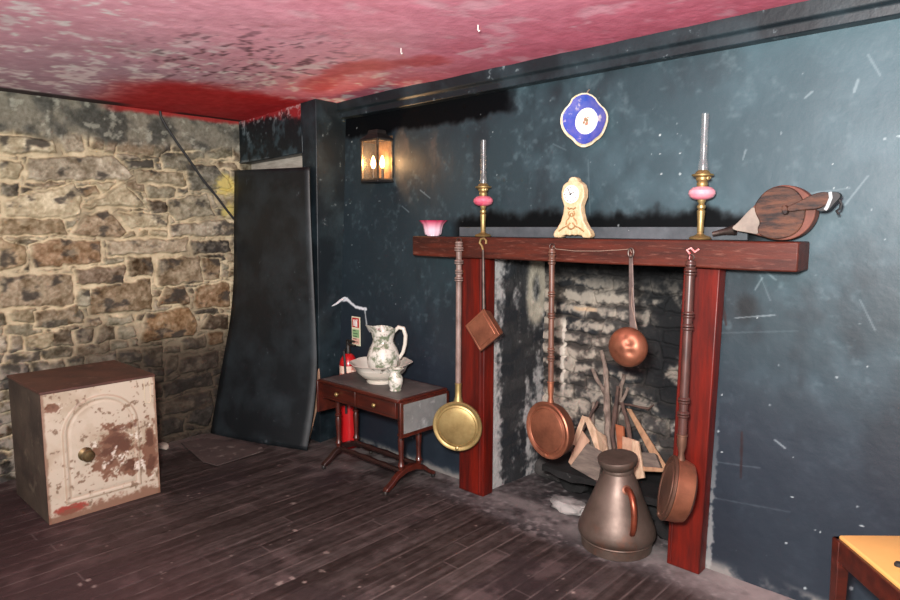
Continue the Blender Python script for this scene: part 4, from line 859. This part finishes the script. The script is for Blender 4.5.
# ------------------------------------------------------------------ black sheet leaning in the doorway
Lp = [(235, 170.5), (234.5, 225), (234, 280), (230.5, 320), (225, 352), (219, 385), (211, 435)]
Rp = [(309.5, 167), (310.5, 210), (313.5, 280), (316, 330), (317, 370), (314, 408), (307, 447)]
Lw = [at(x, y, 'X', -4.43) for x, y in Lp]; Rw = [at(x, y, 'X', -3.605) for x, y in Rp]
Lw[-1].z = Rw[-1].z = .004
bm = bmesh.new(); nu, nv = 14, 36; gr = []
def cat_(W_, f):
    x = f * (len(W_) - 1); i = min(int(x), len(W_) - 2); u = x - i
    p0, p1, p2, p3 = W_[max(i - 1, 0)], W_[i], W_[i + 1], W_[min(i + 2, len(W_) - 1)]
    return .5 * ((2 * p1) + (p2 - p0) * u + (2 * p0 - 5 * p1 + 4 * p2 - p3) * u * u + (3 * p1 - p0 - 3 * p2 + p3) * u ** 3)
for j in range(nv + 1):
    a, b_ = cat_(Lw, j / nv), cat_(Rw, j / nv); gr.append([bm.verts.new(a.lerp(b_, i / nu) + Vector((0, -.02 * math.sin(PI * i / nu) * (j / nv), 0))) for i in range(nu + 1)])
for j in range(nv):
    for i in range(nu): bm.faces.new((gr[j][i], gr[j][i + 1], gr[j + 1][i + 1], gr[j + 1][i]))
o = obj('black_sheet', bm, M_black); so = o.modifiers.new('thick', 'SOLIDIFY'); so.thickness = .010; so.offset = 0
tag(o, 'bowed black-painted sheet leaning across the doorway by the stone wall', 'board')
bq = [at(x, y, 'Y', -.19) for x, y in ((321, 368), (323, 392), (311, 440), (306, 440), (305, 425))]
o = obj('offcut_board', PR([(p.x, max(p.z, .002)) for p in bq], -.212, -.202), M_rawboard, bevel=.002)
tag(o, 'bare brown board end poking out behind the black sheet', 'board')
fs = [at(x, y, 'Z', 0) for x, y in ((181, 444), (206, 439), (262, 447), (264, 452), (217, 467), (203, 463))]
bm = bmesh.new(); v0 = [bm.verts.new((p.x, p.y, .003)) for p in fs]; v1 = [bm.verts.new((p.x, p.y, .010)) for p in fs]; bm.faces.new(v0); bm.faces.new(v1[::-1])
for i in range(6): bm.faces.new((v0[i], v1[i], v1[(i + 1) % 6], v0[(i + 1) % 6]))
tag(obj('flagstone', bm, mat('dusty_slab', (76, 64, 60), (58, 48, 46), rough=.8, scale=7, c3=(120, 110, 104), s3=16, lo3=.56, hi3=.72), bevel=.004), 'dusty flat slab on the floor before the black sheet', 'slab')
bm = bmesh.new()
tag(obj('rubble', rock_bm((-4.36, -.98, .018), (.05, .03, .02), 5, 2), mat('pale_rubble', (150, 138, 126), rough=.9)), 'small pale lump of rubble at the foot of the stone wall', 'stone')

# ------------------------------------------------------------------ extinguisher and sign
t = thing('fire_extinguisher', 'red fire extinguisher standing behind the small table', 'fire extinguisher', (-3.475, -.078, 0)); t.scale = (1.0, 1.0, 1.17)
obj('cylinder', L([(0, .0), (.052, 0), (.058, .010), (.060, .03), (.060, .49), (.054, .52), (.036, .545), (.020, .555), (0, .556)], 32), M_red, t)
lathe.open = True; obj('paper_label', L([(.0606, .42), (.0606, .488)], 32), mat('pale_label', (222, 196, 176), (200, 80, 66), rough=.5, scale=18, lo=.5, hi=.58), t); lathe.open = False
vh = obj('valve', L([(.016, .55), (.018, .575), (.014, .59), (.014, .61), (0, .612)], 18), M_blackm, t)
bm = bmesh.new(); box(bm, -.010, .075, -.010, .010, .604, .612); box(bm, -.010, .065, -.009, .009, .626, .636); box(bm, -.012, .004, -.009, .009, .600, .634); obj('lever', bm, M_blackm, vh, bevel=.002)
obj('hose', T([(.0, -.014, .582), (.03, -.06, .575), (.055, -.072, .52), (.060, -.070, .42), (.058, -.070, .30), (.058, -.070, .22)], .008, 8), M_blackrub, t)
sg = [at(x, y, 'Y', -.006) for x, y in ((352.5, 316), (360.5, 317), (360.2, 346), (351.8, 344.5))]
sx0, sx1 = sg[0].x, sg[1].x; sz1, sz0 = sg[0].z, sg[2].z; sw, shh = sx1 - sx0, sz1 - sz0
t = thing('safety_sign', 'small red and green fire extinguisher notice on the dark wall', 'sign', (sx0, -.012, sz0))
obj('plate', B(0, sw, -.002, .004, 0, shh), mat('sign_cream', (214, 210, 180), rough=.5), t)
obj('red_panel', B(sw * .08, sw * .92, -.003, -.001, shh * .63, shh * .96), M_red, t)
obj('green_panel', B(sw * .08, sw * .92, -.003, -.001, shh * .28, shh * .56), mat('sign_green', (132, 168, 118), rough=.5), t)
obj('pink_panel', B(sw * .08, sw * .92, -.003, -.001, shh * .05, shh * .26), mat('sign_pink', (214, 168, 150), rough=.5), t)
bm = bmesh.new(); u = sw; z = shh
for a in ((.44, .72, .66, .86), (.50, .62, .86, .90), (.24, .38, .70, .90), (.20, .42, .68, .71), (.62, .78, .88, .91)): box(bm, a[0] * u, a[1] * u, -.0042, -.0028, a[2] * z, a[3] * z)
obj('pictogram', bm, M_white, t, smooth=False)
bm = bmesh.new()
for k in range(5): box(bm, .18 * u, (.55 + .3 * ((k * 37) % 10) / 10) * u, -.0042, -.0028, (.50 - .095 * k) * z, (.525 - .095 * k) * z)
obj('text_line', bm, mat('sign_ink', (52, 70, 54), rough=.6), t, smooth=False)

# ------------------------------------------------------------------ wall lantern
LX0, LX1, LZ0, LZ1, LD = -3.240, -3.090, 1.790, 2.035, -.125
t = thing('wall_lantern', 'lit black metal wall lantern with glass panes and candle bulbs', 'wall light', ((LX0 + LX1) / 2, -.012, LZ0))
w = (LX1 - LX0) / 2; hh = LZ1 - LZ0; yb, yf = .010, LD + .012
M_lan = mat('lantern_metal', (20, 20, 20), (38, 34, 32), rough=.5, metal=.2, scale=20)
obj('back_plate', B(-w, w, yb - .006, yb + .004, -.0, hh + .03), mat('lantern_reflector', (134, 104, 74), (86, 66, 50), rough=.45, metal=.5, scale=14), t)
obj('base_tray', B(-w - .008, w + .008, yf - .008, yb, -.014, .0), M_lan, t, bevel=.003)
bm = bmesh.new()
for x, y in ((-w, yf), (w, yf), (-w, yb - .006), (w, yb - .006)): box(bm, x - .005, x + .005, y - .005, y + .005, 0, hh)
for x0, x1, y0, y1 in ((-w, w, yf - .005, yf + .005), (-w - .005, -w + .005, yf, yb - .006), (w - .005, w + .005, yf, yb - .006)):
    for z0 in (0, hh - .008): box(bm, x0, x1, y0, y1, z0, z0 + .008)
obj('frame', bm, mat('lantern_lit_edge', (150, 132, 110), (84, 72, 60), rough=.35, metal=.8, scale=25), t)  # lamplight along the edges put into a brighter frame colour
bm = bmesh.new(); ym = (yf + yb) / 2; d = (yb - yf) / 2
rgs = []
for k, z in ((1.14, hh), (1.14, hh + .008), (.62, hh + .040), (.58, hh + .060), (.50, hh + .064)):
    rgs.append([bm.verts.new((sx * w * k, min(ym + sy * d * k, yb), z)) for sx, sy in ((-1, -1), (1, -1), (1, 1), (-1, 1))])
for p_, q_ in zip(rgs, rgs[1:]):
    for k in range(4): bm.faces.new((p_[k], p_[(k + 1) % 4], q_[(k + 1) % 4], q_[k]))
bm.faces.new(rgs[0]); bm.faces.new(rgs[-1]); obj('roof', bm, M_lan, t, bevel=.002)
for a in ((-w + .005, w - .005, yf - .001, yf + .001), (-w - .001, -w + .001, yf + .005, yb - .011), (w - .001, w + .001, yf + .005, yb - .011)):
    obj('glass_pane', B(*a, .008, hh - .008), M_pane, t, smooth=False)
for i, x in enumerate((-.030, .034)):
    cn = obj('candle_tube', L([(.016, 0), (.016, .004), (.009, .006), (.009, .075), (0, .076)], 16, c=(x, ym + (.012 if i else -.008), 0)), M_blackm, t)
    obj('flame_bulb', L([(.006, .074), (.010, .080), (.016, .098), (.015, .116), (.009, .138), (.003, .152), (0, .154)], 18, c=(x, ym + (.012 if i else -.008), 0)), M_bulb, cn)
ll = bpy.data.lights.new('lantern_glow', 'POINT'); ll.energy = 2.4; ll.color = (1, .62, .32); ll.shadow_soft_size = .02
lo_ = bpy.data.objects.new('lantern_glow', ll); COL.objects.link(lo_); lo_.location = ((LX0 + LX1) / 2, ym - .012 - .03, LZ0 + .115)

# ------------------------------------------------------------------ cable, ceiling hooks, stool
cb = [at(x, y, 'X', -4.452) for x, y in ((160, 111), (161, 117), (166, 126), (178, 144), (190, 161), (203, 180), (217, 197), (226, 209), (234, 219))]
tag(obj('cable', T(cb, .009, 8), M_blackrub), 'black cable slanting down the stone wall from the red ceiling edge', 'cable')
for x, y, lab in ((401, 51, 'small bent hook in the pink ceiling over the lantern'), (478, 28, 'small bent hook in the pink ceiling farther along from the lantern')):
    p = at(x, y, 'Z', 2.305); tag(obj('ceiling_hook', T([p + Vector((0, 0, .02)), p + Vector((0, 0, -.008)), p + Vector((.005, 0, -.014)), p + Vector((.010, 0, -.010))], .0022, 6), M_white), lab, 'hook', 'hooks in the ceiling')

sa = at(833, 534, 'Z', .465); sb = at(905, 535, 'Z', .465); sc_ = at(896, 603, 'Z', .465)
ex = (sb - sa).normalized(); ey = (sc_ - sa).normalized(); ey = (ey - ex * ey.dot(ex)).normalized()
ang = math.atan2(ex.y, ex.x)
t = thing('dining_stool', 'dark wooden seat with a yellow vinyl cushion by the teal wall', 'chair', (sa.x, sa.y, 0), (0, 0, ang))
sg_ = -1 if (Matrix.Rotation(-ang, 3, 'Z') @ ey).y < 0 else 1
SWD, SDP = .42, .40 * sg_
ys = sorted((0, SDP))
bm = bmesh.new(); box(bm, .012, SWD - .012, ys[0] + .012, ys[1] - .012, .430, .468); bmesh.ops.subdivide_edges(bm, edges=bm.edges[:], cuts=5, use_grid_fill=True)
for v in bm.verts:
    if v.co.z > .46: v.co.z += .016 * math.sin(PI * v.co.x / SWD) * math.sin(PI * abs(v.co.y / SDP))
cu = obj('cushion', bm, M_yellow, t, bevel=.006, seg=3)
bq = Matrix.Rotation(-ang, 3, 'Z') @ (at(899, 565, 'Z', .478) - Vector((sa.x, sa.y, 0)))
obj('cushion_button', L([(0, .010), (.010, .008), (.013, .002), (.013, -.004)], 14, c=(bq.x, bq.y, .478)), M_dark, cu)
for a in ((0, SWD, ys[0], ys[0] + .024), (0, SWD, ys[1] - .024, ys[1]), (0, .024, ys[0], ys[1]), (SWD - .024, SWD, ys[0], ys[1])):
    obj('seat_rail', B(*a, .385, .458), M_mahog, t, bevel=.003)
for x in (0, SWD - .038):
    for y in (ys[0], ys[1] - .038):
        bm = bmesh.new(); v = box(bm, x - .002, x + .040, y - .002, y + .040, 0, .455)
        for q in v:
            if q.co.z < .1: q.co.x = x + .019 + (q.co.x - x - .019) * .75; q.co.y = y + .019 + (q.co.y - y - .019) * .75
        obj('leg', bm, M_mahog, t, bevel=.003)
